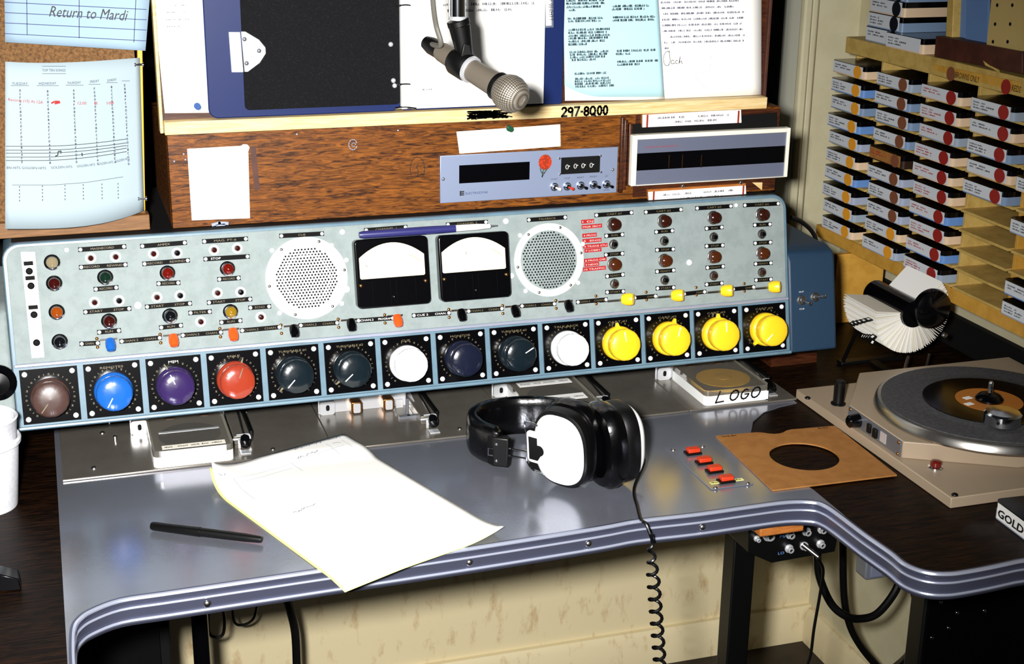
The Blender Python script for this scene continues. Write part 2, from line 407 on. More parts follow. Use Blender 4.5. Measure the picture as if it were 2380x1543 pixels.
# ================================================================ console
con = thing('mixing_console', 'long tilted grey radio mixing console with fourteen round knobs', 'mixing console', (0.53, 0.40, H+0.07))
U0, U1, V0, V1 = -0.0075, 1.0605, -0.0075, 0.2235
out = [pan(u, v) for u, v in rrect(U0, U1, V0, V1, 0.021, 6, 0.003)]
build('housing', MB().prism([p + EN*0.002 for p in out], Vector((0, 0.27, 0)) - EN*0.002), 'bezel', con, 0.0015, label='blue-grey steel housing')
build('top_shade_sheet', MB().box(U0+0.012, U1-0.012, 0.284, 0.545, pan(0, V1, 0.002).z, pan(0, V1, 0.002).z+0.0003), 'black_matte', con)  # thin black sheet added to paint shade onto the housing's top
VS = 0.0755                                             # bottom of the upper panel
build('upper_panel', MB().prism([pan(u, v, 0.0021) for u, v in rrect(U0+0.005, U1-0.005, VS, V1-0.004, 0.017, 6, 0.001)], EN*0.0016), 'panel', con, 0.0006)
build('divider_strip', MB().prism([pan(U0+0.002, VS-0.0045, 0.002), pan(U1-0.002, VS-0.0045, 0.002), pan(U1-0.002, VS, 0.002), pan(U0+0.002, VS, 0.002)], EN*0.0035), 'trim_alu', con, 0.0012)
build('front_lip', MB().prism([pan(U0, V0-0.001, 0.001), pan(U0, V0+0.005, 0.001), pan(U0, V0+0.005, 0.006), pan(U0, V0+0.001, 0.0065)], (U1-U0, 0, 0)), 'bezel', con, 0.001)
NP = 0.0037                                             # height of the upper panel's face
# --- side pods
podp = [(-0.008, 0.001), (0.125, 0.001), (0.138, -0.004), (0.146, -0.018), (0.150, -0.04)]
def pod(u0, u1, tt):
    pts = [pan(u0, v*tt if v > 0 else v, n) for v, n in podp]; b = pts[-1]
    pts += [Vector((u0, b.y+0.15, b.z+0.004)), Vector((u0, b.y+0.15, pts[0].z))]
    return MB().prism(pts, (u1-u0, 0, 0))
pr = build('side_pod', pod(U1+0.0005, 1.1375, 1.0), 'pod', con, 0.004, 3, label='dark blue side housing with two toggle switches')
pl = build('side_pod', pod(-0.13, U0-0.0005, 1.02), 'panel', con, 0.004, 3, label='pale blue side housing with a black knob')  # lighter material than its twin, painting in the flash's overexposure
def toggle(u, v, parent, ang=0.0, name='toggle_switch', r=0.0052, L=0.015, m='nickel', tip='chrome', Fr=None, bend=0.6):
    F = Fr or PF(u, v, 0.001)
    t = place(name, MB().lathe([(r*1.25, 0), (r*1.25, 0.0015), (r, 0.002), (r*0.75, 0.005), (r*0.55, 0.0055)], 16).mesh(name), m, parent, F)
    d = Vector((math.cos(ang)*bend, math.sin(ang)*bend, 1)).normalized()
    q = d.to_track_quat('Z', 'Y').to_matrix().to_4x4(); q.translation = (0, 0, 0.003)
    place('bat', MB().lathe([(r*0.26, 0), (r*0.3, L*0.5), (r*0.48, L*0.9), (r*0.42, L), (0, L*1.03)], 12).mesh('bat'), tip, parent if parent.parent else t, F @ q)
    return t
u, v = onP(1862, 697); toggle(u, v, pr, -0.7, r=0.0058)
letter('OUT', pan(u-0.004, v+0.011, 0.001), pan(u+0.004, v+0.011, 0.001), 0.002, EN, 'white_ink', pr)
letter('CUE', pan(u-0.004, v-0.014, 0.001), pan(u+0.004, v-0.014, 0.001), 0.002, EN, 'white_ink', pr)
u, v = onP(1893, 690); toggle(u, v, pr, 0.3, r=0.0058)
u, v = onP(-4, 888)
place('knob', MB().lathe([(0.022, 0), (0.022, 0.006), (0.015, 0.01), (0.014, 0.022), (0.0, 0.023)], 28).mesh('knob'), 'black_gloss', pl, PF(u, v, 0.001))
screw(pan(*onP(17, 902), 0.008), 0.003, EN, pl)
build('support_block', MB().box(1.098, 1.178, 0.352, 0.42, H+0.0002, H+0.066), 'walnut', con)
build('support_block', MB().box(-0.005, 0.012, 0.43, 0.48, H+0.0002, H+0.066), 'plywood', con)
# --- fourteen fader plates with knobs
knobs = [('brown', 232, ''), ('blue', 240, 'REMOTES'), ('purple', 112, 'MSM'), ('red', 68, 'MIKE'), ('black', 225, 'TURNTABLE #1'), ('black', 220, 'TURNTABLE #2'), ('white', 170, 'CUE'), ('navy', 330, 'MONITOR'), ('black', 28, 'TURNTABLE #3'), ('white', 80, 'TALK BACK'), ('yellow', 96, 'CART #1'), ('yellow', 72, 'CART #2'), ('yellow', 90, 'CART #3'), ('yellow', 224, 'CART #4')]
PW = 0.0683
PLATE = MB().box(0, PW, 0, PW, 0, 0.003).mesh('fader_plate')
def knob_mesh(k_):
    prof = [(0.0232, 0.0), (0.0232, 0.007), (0.0216, 0.0095), (0.0196, 0.0105), (0.0202, 0.0125), (0.0212, 0.019), (0.0216, 0.026), (0.0208, 0.0292), (0.019, 0.0305), (0.010, 0.0318), (0, 0.0322)]
    mb = MB().lathe(prof, 96)
    for v in mb.v:
        r = math.hypot(v.x, v.y); a = math.atan2(v.y, v.x)
        if v.z > 0.010 and r > 0.015:
            k = 1 - 0.016*max(0, math.cos(12*a))**3; v.x *= k; v.y *= k
    for v in mb.v: v.x *= k_; v.y *= k_
    return mb
KNOB = knob_mesh(1.03).mesh('knob', sharp=0.8)
PTR = MB().box(-0.0006, 0.0006, 0.0055, 0.0188, 0.0311, 0.0324).mesh('pointer_line')
TIP = MB().prism([(-0.004, 0.021, 0.004), (0.004, 0.021, 0.004), (0.0012, 0.0292, 0.004), (-0.0012, 0.0292, 0.004)], (0, 0, 0.004)).mesh('pointer_tip')
dm = MB()
for k in range(25):
    a = math.radians(232 - k*284/24); r0 = 0.0285; c, s_ = math.cos(a), math.sin(a)
    if k % 2: dm.box(-0.0011, 0.0011, -0.0003, 0.0003, 0, 0.0002, Matrix.Translation((r0*c, r0*s_, 0)) @ Matrix.Rotation(a, 4, 'Z'))
    else:
        T = Matrix.Translation((r0*c, r0*s_, 0))
        if k % 4 == 0: dm.lathe([(0.0007, 0), (0.0007, 0.0002), (0.0012, 0.0002), (0.0012, 0)], 8, T, cap=False)
        else: dm.box(-0.0011, 0.0011, 0.0006, 0.0011, 0, 0.0002, T); dm.box(-0.0011, 0.0011, -0.0011, -0.0006, 0, 0.0002, T); dm.box(-0.0003, 0.0005, -0.001, 0.001, 0, 0.0002, T)
DIAL = dm.mesh('dial_marks')
for i, (c, ang, nm) in enumerate(knobs):
    u = i*0.0757
    p = place('fader_plate', PLATE, 'black_gloss', con, PF(u, 0, 0.002))
    ctr = PF(u+PW/2, PW/2-0.002, 0.005)
    place('knob', KNOB, 'knob_'+c, p, ctr)
    R = Matrix.Rotation(math.radians(ang-90), 4, 'Z')
    if nm not in ('CUE', 'TALK BACK', 'MONITOR'):
        place('pointer_line', PTR, 'tag_ink' if c in ('brown', 'red') else 'white_ink', p, ctr @ R)
    if c in ('yellow',): place('pointer_tip', TIP, 'knob_yellow', p, ctr @ R)
    elif c in ('black', 'red', 'purple') and nm != 'TURNTABLE #3': place('pointer_tip', TIP, 'tag_ink', p, ctr @ R @ Matrix.Diagonal((0.4, 1, 1, 1)))
    place('dial_marks', DIAL, 'tag_ink', p, PF(u+PW/2, PW/2-0.002, 0.0051))
    if nm:
        wd = min(0.0040*len(nm), 0.036)
        letter(nm, pan(u+PW/2-wd/2, PW-0.0075, 0.005), pan(u+PW/2+wd/2, PW-0.0075, 0.005), 0.0028, EN, 'white_ink' if nm == 'MSM' else 'tag_ink', p)
    for a, b in ((0.006, 0.006), (PW-0.006, 0.006), (0.006, PW-0.006), (PW-0.006, PW-0.006)):
        screw(pan(u+a, b, 0.005), 0.0034, EN, p)
# --- name tags
def tagplate(px0, px1, txt, m='tag_ink', spread=None):
    a = onP(*px0, NP); b = onP(*px1, NP); d = Vector((b[0]-a[0], b[1]-a[1])); L = d.length; ang = math.atan2(d.y, d.x)
    F = PF(a[0], a[1], NP, ang)
    p = place('name_tag', MB().box(-0.0028, L+0.0028, -0.0029, 0.0029, 0, 0.0008).mesh('name_tag'), 'tag_black', con, F)
    for x in (0, L): screw(F @ Vector((x, 0, 0.0008)), 0.0024, EN, p)
    if txt:
        parts = [t for t in txt.split('|')]
        if len(parts) == 1: slots = [(0.5, parts[0])]
        else: slots = [(0.24, parts[0]), (0.76, parts[1])]
        for c, t in slots:
            if not t: continue
            w_ = min(0.0031*len(t), (L-0.007)/len(slots)*0.9)
            letter(t, F @ Vector((L*c-w_/2, -0.0013, 0.0008)), F @ Vector((L*c+w_/2, -0.0013, 0.0008)), 0.0027, EN, m, p)
T = [((187, 580), (288, 573), 'MAGNECORD'), ((189, 621), (291, 615), 'RECORD|REWIND'), ((223, 672), (270, 668), 'RECORD'), ((199, 725), (300, 717), 'START|STOP'), ((231, 772), (276, 768), 'RUN'), ((190, 799), (227, 797), 'CHAN.'), ((283, 793), (371, 785), 'CHAN.2|CHAN.'),
     ((331, 572), (429, 564), 'AMPEX'), ((336, 613), (436, 605), 'RECORD|REWIND'), ((369, 659), (414, 657), 'RECORD'), ((342, 713), (441, 705), 'START|STOP'), ((375, 761), (420, 756), 'RUN'), ((425, 779), (513, 772), 'CHAN.2|CHAN.'),
     ((475, 561), (571, 555), 'MAG. PT-6'), ((478, 602), (575, 596), 'STOP|'), ((510, 649), (554, 646), 'RECORD'), ((486, 703), (581, 695), 'START|STOP'), ((443, 727), (487, 724), 'FILTER'), ((582, 715), (625, 712), 'ECHO'), ((515, 749), (558, 745), 'RUN'), ((563, 768), (649, 760), 'CHAN.2|CHAN.'),
     ((654, 548), (748, 543), 'CUE'), ((851, 535), (942, 528), 'CHANNEL 1'), ((1041, 522), (1129, 516), 'CHANNEL 2'), ((1229, 511), (1313, 505), 'TALKBACK'),
     ((699, 756), (783, 750), 'CHAN.2|CHAN.'), ((833, 745), (913, 739), 'CHAN.2|PROGRAM'), ((962, 733), (1043, 727), 'CUE 2|CHAN.'), ((1089, 723), (1166, 717), 'CHAN.2|CHAN.'), ((1213, 711), (1288, 706), 'CHAN.2|CHAN.'), ((1343, 702), (1408, 696), 'CHAN.2|CHAN.'), ((1475, 692), (1523, 688), '|CHAN.'), ((1590, 683), (1637, 678), '|CHAN.'), ((1704, 672), (1751, 667), '|CHAN.')]
cc = [[(1386, 500), (1467, 494), (1429, 522), (1409, 548), (1446, 545), (1428, 568), (1408, 592), (1446, 589), (1430, 615), (1411, 642), (1447, 638), (1430, 660), (1411, 679), (1448, 677), (1457, 696)],
      [(1501, 493), (1582, 487), (1546, 514), (1525, 539), (1562, 536), (1546, 560), (1527, 581), (1564, 579), (1548, 606), (1527, 631), (1565, 628), (1547, 651), (1528, 670), (1565, 668), (1573, 687)],
      [(1620, 484), (1698, 479), (1662, 506), (1642, 531), (1677, 528), (1661, 551), (1642, 572), (1679, 570), (1662, 597), (1644, 622), (1680, 619), (1661, 641), (1642, 661), (1677, 658), (1688, 676)],
      [(1731, 477), (1808, 473), (1774, 499), (1754, 523), (1789, 521), (1773, 544), (1755, 565), (1790, 563), (1775, 589), (1756, 613), (1791, 611), (1773, 633), (1757, 651), (1791, 649), (1799, 667)]]
for i, c in enumerate(cc):
    T += [(c[0], c[1], 'CART #%d' % (i+1)), (c[3], c[4], 'RUN'), (c[6], c[7], 'STOP'), (c[9], c[10], 'READY'), (c[12], c[13], 'START')]
for a, b, t in T: tagplate(a, b, t, 'white_ink' if t in ('STOP|', 'CHAN.2|PROGRAM', 'CUE 2|CHAN.') else 'tag_ink')
# --- lamps, buttons, levers
LB = MB().lathe([(0.0098, 0), (0.0098, 0.0012), (0.0088, 0.0022), (0.0074, 0.0025), (0.0074, 0.001)], 24, cap=False).mesh('lamp_bezel')
LL = MB().lathe([(0.0073, 0.001), (0.0073, 0.007), (0.0066, 0.010), (0.0045, 0.0118), (0, 0.0125)], 24).mesh('lens')
def lamp(px, col, dome=False):
    u, v = onP(*px, NP+0.006)
    p = place('indicator_lamp', LB, 'chrome' if not dome else 'nickel', con, PF(u, v, NP))
    place('lens', LL, 'lens_'+col, p, PF(u, v, NP) @ (Matrix.Diagonal((1.2, 1.2, 1.05, 1)) if dome else Matrix.Identity(4)))
for px, c in (((121, 610), 'tan'), ((126, 659), 'dred'), ((132, 726), 'orange'), ((139, 795), 'black'), ((245, 645), 'green'), ((254, 747), 'dred'), ((390, 635), 'red'), ((530, 625), 'red'), ((396, 735), 'black'), ((537, 725), 'olive')): lamp(px, c)
for c in cc: lamp(c[2], 'brown', True); lamp(c[8], 'amber', True)
BB = MB().lathe([(0.0068, 0), (0.0068, 0.002), (0.0055, 0.0035), (0.0042, 0.0038), (0.0042, 0.002)], 20, cap=False).mesh('button_bushing')
BC = MB().lathe([(0.0038, 0.001), (0.0038, 0.006), (0.0028, 0.0085), (0, 0.0092)], 16).mesh('button_cap')
def button(px, m='white_plastic', cap='lens_dred'):
    u, v = onP(*px, NP+0.004); p = place('push_button', BB, m, con, PF(u, v, NP)); place('button_cap', BC, cap, p, PF(u, v, NP))
for k, px in enumerate([(211, 600), (269, 597), (220, 703), (277, 699), (357, 590), (412, 588), (498, 581), (552, 577), (365, 691), (419, 687), (506, 681), (560, 679), (467, 748), (607, 737)]):
    button(px, 'white_plastic', 'black_gloss' if k in (3, 5, 9, 11) else 'lens_dred')
for k, c in enumerate(cc): button(c[5], 'nickel', 'black_gloss'); button(c[11], 'nickel', 'lens_brown' if k != 1 else 'black_gloss')
def lever(px, col, wide=False):
    u, v = onP(*px, NP+0.012)
    if not wide:
        p = place('lever_switch', MB().box(-0.012, 0.009, -0.0012, 0.0012, 0, 0.0006).mesh('lever_slot'), 'tape_dark', con, PF(u, v+0.005, NP))
        place('stem', MB().box(-0.004, 0.002, -0.001, 0.001, 0, 0.008).mesh('stem'), 'brass', p, PF(u, v+0.005, NP))
        mb = MB().lathe([(0.0, -0.002), (0.0052, -0.001), (0.0062, 0.004), (0.0062, 0.010), (0.0050, 0.0145), (0, 0.0160)], 20)
        M_ = PF(u, v+0.0045, NP+0.005) @ Matrix.Rotation(0.95, 4, 'X') @ Matrix.Diagonal((1, 0.85, 1, 1))
    else:
        p = place('lever_switch', MB().box(-0.036, 0.002, -0.0014, 0.0014, 0, 0.0006).mesh('lever_slot'), 'tape_dark', con, PF(u, v-0.001, NP))
        place('stem', MB().box(-0.026, -0.004, -0.0013, 0.0013, 0.0006, 0.006).mesh('stem'), 'nickel', p, PF(u, v-0.001, NP))
        mb = MB().lathe([(0.0, -0.006), (0.0065, -0.005), (0.0085, 0.0), (0.0088, 0.007), (0.0075, 0.011), (0, 0.0122)], 20)
        M_ = PF(u, v, NP+0.008) @ Matrix.Rotation(0.9, 4, 'Y') @ Matrix.Diagonal((0.85, 1, 1, 1))
    place('lever_cap', mb.mesh('lever_cap'), col, p, M_)
    for dx in ((-0.0155,) if not wide else (-0.041, )):
        for dy in (0.008, -0.004): screw(pan(u+dx, v+dy*0.9, NP), 0.0022, EN, p, 'brass')
for px, c in (((257, 800), 'knob_blue'), ((404, 790), 'knob_orange'), ((543, 776), 'knob_orange'), ((685, 768), 'black_gloss'), ((818, 754), 'black_gloss'), ((926, 744), 'knob_orange'), ((1075, 731), 'black_gloss'), ((1200, 722), 'black_gloss'), ((1324, 710), 'black_gloss')): lever(px, c)
for c in cc: lever(c[14], 'knob_yellow', True)
# --- blank bolts
for px, r in (((155, 581), 0.003), ((321, 710), 0.0048), ((796, 539), 0.0038), ((771, 570), 0.003), ((806, 672), 0.0048), ((1176, 514), 0.0042), ((1602, 610), 0.0045), ((1711, 477), 0.003), ((1189, 641), 0.004)):
    screw(pan(*onP(*px, NP), NP), r, EN, con)
# --- white strip with four small buttons at the left
q = [onP(*p, NP) for p in ((48, 586), (81, 585), (103, 830), (74, 832))]
st = build('label_strip', MB().prism([pan(a, b, NP) for a, b in q], EN*0.0005), 'paper', con, label='white strip with black buttons')
for px in ((68, 630), (72, 664), (79, 731), (85, 796)):
    u, v = onP(*px, NP); place('push_button', MB().lathe([(0.0042, 0), (0.0042, 0.002), (0.003, 0.003), (0, 0.0032)], 16).mesh('push_button'), 'tag_black', st, PF(u, v, NP+0.0005))
for px, t in (((66, 612), 'MON'), ((70, 646), 'AIR'), ((77, 714), 'INTER')):
    u, v = onP(*px, NP); p = place('dymo_label', MB().box(-0.0055, 0.0055, -0.0025, 0.0025, 0, 0.0003).mesh('dymo_label'), 'tag_black', st, PF(u, v, NP+0.0005))
u, v = onP(90, 822, NP); screw(pan(u, v, NP+0.0004), 0.003, EN, st)
# --- speakers
def speaker(px, R, ball_r, label_):
    u, v = onP(*px, NP); F = PF(u, v, NP)
    p = place('speaker_grille', MB().lathe([(R, 0), (R, 0.0016), (R*0.97, 0.0026), (ball_r*1.03, 0.0026), (ball_r*1.0, 0.0012), (ball_r, 0.0)], 56, cap=False).mesh('speaker_ring'), 'white_plastic', con, F, label_)
    place('grille_plate', MB().lathe([(ball_r*1.02, 0.0005), (ball_r*0.7, 0.0026), (ball_r*0.35, 0.0036), (0, 0.004)], 40, cap=False).mesh('grille_plate'), 'panel' if 'right' in label_ else 'white_plastic', p, F)
    mb = MB(); s_ = 0.0043; k = int(ball_r/s_)+2
    for i in range(-k, k+1):
        for j in range(-k, k+1):
            x = (i + 0.5*(j % 2))*s_; y = j*s_*0.866; d = math.hypot(x, y)
            if d > ball_r*0.95: continue
            z = 0.0042 - 0.0036*(d/ball_r)**2 + 0.0002; r = 0.0014
            mb.add([F @ Vector((x+r*math.cos(a), y+r*math.sin(a), z)) for a in [math.pi/3*q_ for q_ in range(6)]], [(0, 1, 2, 3, 4, 5)])
    h = build('perforations', mb, 'black_matte', p, recalc=False); h['kind'] = 'stuff'
    for k in range(6):
        a = math.radians(60*k + 8); screw(F @ Vector((R*0.93*math.cos(a), R*0.93*math.sin(a), 0.0024)), 0.0022, EN, p, 'nickel')
    for a in (0.35, 2.4, -0.7, -2.3): screw(F @ Vector((R*1.07*math.cos(a), R*1.07*math.sin(a), 0.0)), 0.0032, EN, con)
speaker((713, 646), 0.0535, 0.0425, 'round white speaker grille on the left')
speaker((1276, 604), 0.0500, 0.0405, 'round white speaker grille on the right')
# --- two level meters
def meter(tl, tr, br, bl, win, needle):
    D = 0.016
    c = [Vector(onP(*p, NP+D)) for p in (bl, br, tr, tl)]
    w_ = 0.5*((c[1]-c[0]).length + (c[2]-c[3]).length); h_ = 0.5*((c[3]-c[0]).length + (c[2]-c[1]).length)
    o = (c[0]+c[1]+c[2]+c[3])/4; F = PF(o.x, o.y, NP)
    out_ = rrect(-w_/2, w_/2, -h_/2, h_/2, 0.006, 4)
    p = place('level_meter', MB().prism([(x, y, 0) for x, y in out_], (0, 0, D)).mesh('level_meter'), 'black_gloss', con, F)
    b = p.modifiers.new('edge', 'BEVEL'); b.width = 0.002; b.segments = 3; b.limit_method = 'ANGLE'; b.angle_limit = 0.9
    loc = [Vector(onP(*q_, NP+D)) - o for q_ in win]      # left-top, bottom-left, bottom-right, right-top, arc top
    l_, r_ = loc[0].x, loc[3].x; y0 = 0.5*(loc[1].y+loc[2].y); y1 = 0.5*(loc[0].y+loc[3].y); y2 = loc[4].y
    pts = [(l_+0.0015, y0), (r_-0.0015, y0), (r_, y0+0.0015), (r_, y1)]
    for k in range(1, 16):
        t = k/16; x = r_+(l_-r_)*t; pts.append((x, y1 + (y2-y1)*(1-(2*t-1)**2)))
    pts += [(l_, y1), (l_, y0+0.0015)]
    place('meter_face', MB().prism([(x, y, D+0.0002) for x, y in pts], (0, 0, 0.0006)).mesh('meter_face'), 'meter_face', p, F)
    cx = 0.0
    R0 = (y2-y0)*0.78
    sc = strokes([arc(cx+0.012, y0-0.006, R0, 72, 42, 8)], F @ Matrix.Translation((0, 0, D+0.0009)), 0.0005)
    build('scale_arc', sc, 'lens_olive', p, recalc=False)
    nd = strokes([[needle[0], needle[1]]], F @ Matrix.Translation((0, 0, D+0.001)), 0.0006); build('needle', nd, 'ink', p, recalc=False)
    for sx, dy in ((-1, 0), (1, 0)): screw(F @ Vector((sx*w_*0.44, y0-0.008, D)), 0.0024, EN, p, 'brass')
    screw(F @ Vector((0.0, -h_*0.36, D)), 0.0022, EN, p, 'black_gloss')
    for x in (-0.028, -0.004, 0.004, 0.030): place('rib', MB().box(x-0.0004, x+0.0004, -h_/2+0.003, y0-0.004, D-0.001, D+0.0005).mesh('rib'), 'black_gloss', p, F)
meter((823, 557), (996, 548), (1000, 705), (831, 719), ((834, 601), (836, 650), (987, 638), (985, 589), (913, 563)), ((-0.036, 0.012), (-0.033, 0.009)))
meter((1017, 548), (1184, 536), (1187, 690), (1026, 702), ((1026, 588), (1031, 635), (1174, 624), (1173, 575), (1104, 551)), ((-0.012, 0.0205), (-0.0115, 0.017)))
# --- red embossed labels
for (x0, y0, x1, y1, t) in [(57, 310, 210, 297, '1 DJ'), (62, 372, 305, 352, 'MGR SECY'), (70, 475, 242, 460, '4 PROG'), (72, 540, 298, 520, '5  ENG'), (80, 605, 372, 583, '6 TRANS STU'), (95, 655, 298, 638, '7 LOBBY'), (90, 775, 358, 750, '8 PROG DIR'), (95, 825, 270, 808, '9 NEWS'), (78, 880, 350, 855, '10 TRAFFIC')]:
    a = onP(1340+x0/5.143, 460+y0/5.143, NP); b = onP(1340+x1/5.143, 460+y1/5.143, NP); d = Vector(b)-Vector(a); L = d.length; F = PF(a[0], a[1], NP, math.atan2(d.y, d.x)); hh = 0.0054
    p = place('dymo_label', MB().box(0, L, 0, hh, 0, 0.0005).mesh('dymo_label'), 'dymo', con, F)
    letter(t, F @ Vector((0.0015, hh*0.25, 0.0005)), F @ Vector((L-0.0015, hh*0.25, 0.0005)), hh*0.44, EN, 'dymo_ink', p)

# ================================================================ tape cartridge decks under the console
ZD = H + 0.0016
bxs = [0.1304, 0.3862, 0.6404, 0.8979]; seams = [0.0387, 0.3835, 0.6375, 0.8950, 1.0665]
dl = ['cartridge deck below the brown and blue knobs, holding a blank-labelled cartridge', 'empty cartridge deck with its tape heads showing', 'cartridge deck behind the headphones, holding a cartridge with two label strips', 'rightmost cartridge deck, holding the LOGO cartridge']
dn = None
for k, bx in enumerate(bxs):
    d = thing('cartridge_deck', 'aluminium ' + dl[k], 'tape deck', ((seams[k]+seams[k+1])/2, 0.3, ZD), 'cartridge decks under the console')
    z = ZD + 0.003
    build('deck_plate', MB().box(seams[k]+0.0006, seams[k+1]-0.0006, 0.2095, 0.43, ZD, z), 'deck_alu', d, 0.0006)
    bk = build('head_bracket', MB().box(bx, bx+0.126, 0.340, 0.342, z, z+0.023).box(bx, bx+0.126, 0.342, 0.352, z+0.021, z+0.023), 'bright_metal', d, 0.0004)
    build('bracket_foot', MB().prism([(bx+x, 0.3335, z+h_) for x, h_ in rrect(0.001, 0.0225, 0.0, 0.0195, 0.004, 4)], (0, 0.006, 0)), 'bright_metal', bk)
    build('slot_hole', MB().prism([(bx+x, 0.3330, z+h_) for x, h_ in rrect(0.0098, 0.0148, 0.006, 0.0145, 0.0024, 5)], (0, 0.0008, 0)), 'black_matte', bk)
    for x in (0.044, 0.090):
        build('tape_head', MB().prism([(bx+x+q[0], 0.325, z+q[1]) for q in rrect(0, 0.016, 0.001, 0.018, 0.003, 3)], (0, 0.0148, 0)), 'brass', bk, 0.001)
        build('head_face', MB().prism([(bx+x+q[0], 0.3242, z+q[1]) for q in rrect(0.003, 0.013, 0.002, 0.016, 0.002, 3)], (0, 0.0012, 0)), 'bright_metal', bk)
    build('capstan', MB().cyl((bx+0.121, 0.346, z), (bx+0.121, 0.346, z+0.034), 0.0032, n=14).cyl((bx+0.121, 0.346, z+0.034), (bx+0.121, 0.346, z+0.036), 0.005, n=14), 'chrome', d)
    if k == 1:
        build('pinch_lever', MB().cyl((bx+0.118, 0.300, z), (bx+0.118, 0.300, z+0.026), 0.0022, n=10).box(bx+0.104, bx+0.134, 0.288, 0.294, z, z+0.004).box(bx+0.116, bx+0.120, 0.29, 0.302, z, z+0.004), 'grey_metal', d)
        build('guide_fin', MB().prism([(bx+0.128, 0.372, z), (bx+0.133, 0.315, z), (bx+0.133, 0.315, z+0.010), (bx+0.128, 0.366, z+0.030)], (0.0015, 0, 0)), 'bright_metal', d)
        build('spring_clip', MB().box(bx+0.110, bx+0.120, 0.333, 0.337, z, z+0.012), 'bright_metal', d)
    # side guide and release lever
    gx = bx+0.128
    build('side_guide', MB().box(gx, gx+0.022, 0.262, 0.43, z, z+0.012), 'deck_alu', d, 0.0008)
    build('side_rail', MB().box(gx+0.0225, gx+0.026, 0.268, 0.425, z, z+0.015), 'black', d)
    build('guide_hook', MB().tube(smooth([(gx+0.004, 0.262, z+0.0135), (gx+0.018, 0.262, z+0.0135), (gx+0.021, 0.262, z+0.012), (gx+0.022, 0.262, z+0.007)], 4), 0.0012, 6), 'bright_metal', d)
    build('release_bracket', MB().box(gx-0.004, gx+0.012, 0.2475, 0.2495, z+0.012, z+0.0145).box(gx+0.004, gx+0.0075, 0.2475, 0.2495, z, z+0.0135).box(gx+0.004, gx+0.018, 0.226, 0.2395, z, z+0.0015), 'bright_metal', d, 0.0004)
    lv = build('release_lever', MB().cyl((gx+0.016, 0.34, z+0.017), (gx+0.0135, 0.252, z+0.0125), 0.0017, n=8), 'nickel', d)
    q = Vector((-0.01, -0.1, -0.03)).to_track_quat('Z', 'Y').to_matrix().to_4x4(); q.translation = (gx+0.0137, 0.254, z+0.013)
    ln = 0.024 if k >= 2 else 0.017
    place('lever_grip', MB().lathe([(0.0035, -0.002), (0.0062, 0.002), (0.0072, ln*0.55), (0.006, ln*0.9), (0, ln)], 16).mesh('lever_grip'), 'black_gloss', lv, q)
    for sx, sy, r in ((-0.036, 0.352, 0.0035), (-0.052, 0.235, 0.0038), (0.16, 0.375, 0.0035), (0.175, 0.232, 0.0035)):
        if seams[k]+0.006 < bx+sx < seams[k+1]-0.006: screw(Vector((bx+sx, sy, z)), r, ZN, d, 'nickel')
    for sx, sy in ((-0.021, 0.322), (-0.025, 0.385)):
        if seams[k]+0.006 < bx+sx: build('stud', MB().cyl((bx+sx, sy, z), (bx+sx, sy, z+0.006), 0.0024, n=10), 'chrome', d)

# ================================================================ tape cartridges
CW, CL, CH = 0.1016, 0.130, 0.023
def crr(z0, z1, ins=0.0):
    return MB().prism([(x, y, z0) for x, y in rrect(ins, CW-ins, ins, CL-ins, 0.008-ins, 4)], (0, 0, z1-z0))
M_SHELL = crr(0, 0.0142).mesh('shell'); M_LID = crr(0.0143, CH).mesh('lid')
M_LABEL = MB().box(0.006, CW-0.006, -0.0004, 0.0002, 0.002, CH-0.001).mesh('paper_label')
M_DOT = MB().lathe([(0.0118, 0), (0.0118, 0.0004)], 24, Matrix.Translation((CW-0.0205, -0.0004, 0.0112)) @ Matrix.Rotation(math.pi/2, 4, 'X')).mesh('dot')
M_TYPE = []
for s_ in range(6):
    rg = random.Random(s_); F = FR((0, -0.0004, 0), (1, 0, 0), (0, 0, 1)); mb = MB()
    bars(mb, F, 0.011, rg.uniform(0.035, 0.05), 0.0150, 0.0024, rg); bars(mb, F, 0.011, rg.uniform(0.05, 0.066), 0.0105, 0.0024, rg)
    if s_ % 2: bars(mb, F, 0.011, rg.uniform(0.04, 0.06), 0.0060, 0.0024, rg)
    M_TYPE.append(mb.mesh('typing', recalc=False))
M_REEL = MB().lathe([(0.040, 0.0143), (0.040, 0.0185), (0.012, 0.0190), (0.010, 0.0215), (0, 0.0215)], 32, Matrix.Translation((CW*0.5, 0.052, 0))).mesh('reel')
def cart(M, side, dot, label, group, k=0, lid='black_gloss', lab='label_white', typing='ink', nm='tape_cartridge', paper=True):
    o = place(nm, None, None, None, M); o.empty_display_size = 0.02; tag(o, label, 'tape cartridge', group)
    place('shell', M_SHELL, side, o, M); place('lid', M_LID, lid, o, M)
    if paper:
        place('paper_label', M_LABEL, lab, o, M); place('typing', M_TYPE[k % 6], typing, o, M)
        if dot: place('dot', M_DOT, dot, o, M)
    return o
def tray_cart(bx, label, front):
    M = Matrix.Translation((bx, front, ZD+0.0031)) @ Matrix.Diagonal((1, (0.3395-front)/CL, 1, 1))
    o = cart(M, 'white_plastic', None, label, 'cartridges in the decks', 0, 'clear', paper=False)
    place('inner_tray', MB().prism([(x, y, 0.0143) for x, y in rrect(0.003, CW-0.003, 0.003, CL-0.003, 0.006, 4)], (0, 0, 0.0004)).mesh('inner_tray'), 'tray_brown', o, M)
    place('reel', M_REEL, 'reel_yellow' if 'LOGO' in label else 'tape_dark', o, M)
    return o, M
o, M = tray_cart(0.1512, 'white cartridge with blank front label in the deck by the paper form', 0.2125)
place('front_label', MB().box(0.010, 0.092, -0.0006, 0.0, 0.001, 0.0225).mesh('front_label'), 'paper', o, M)
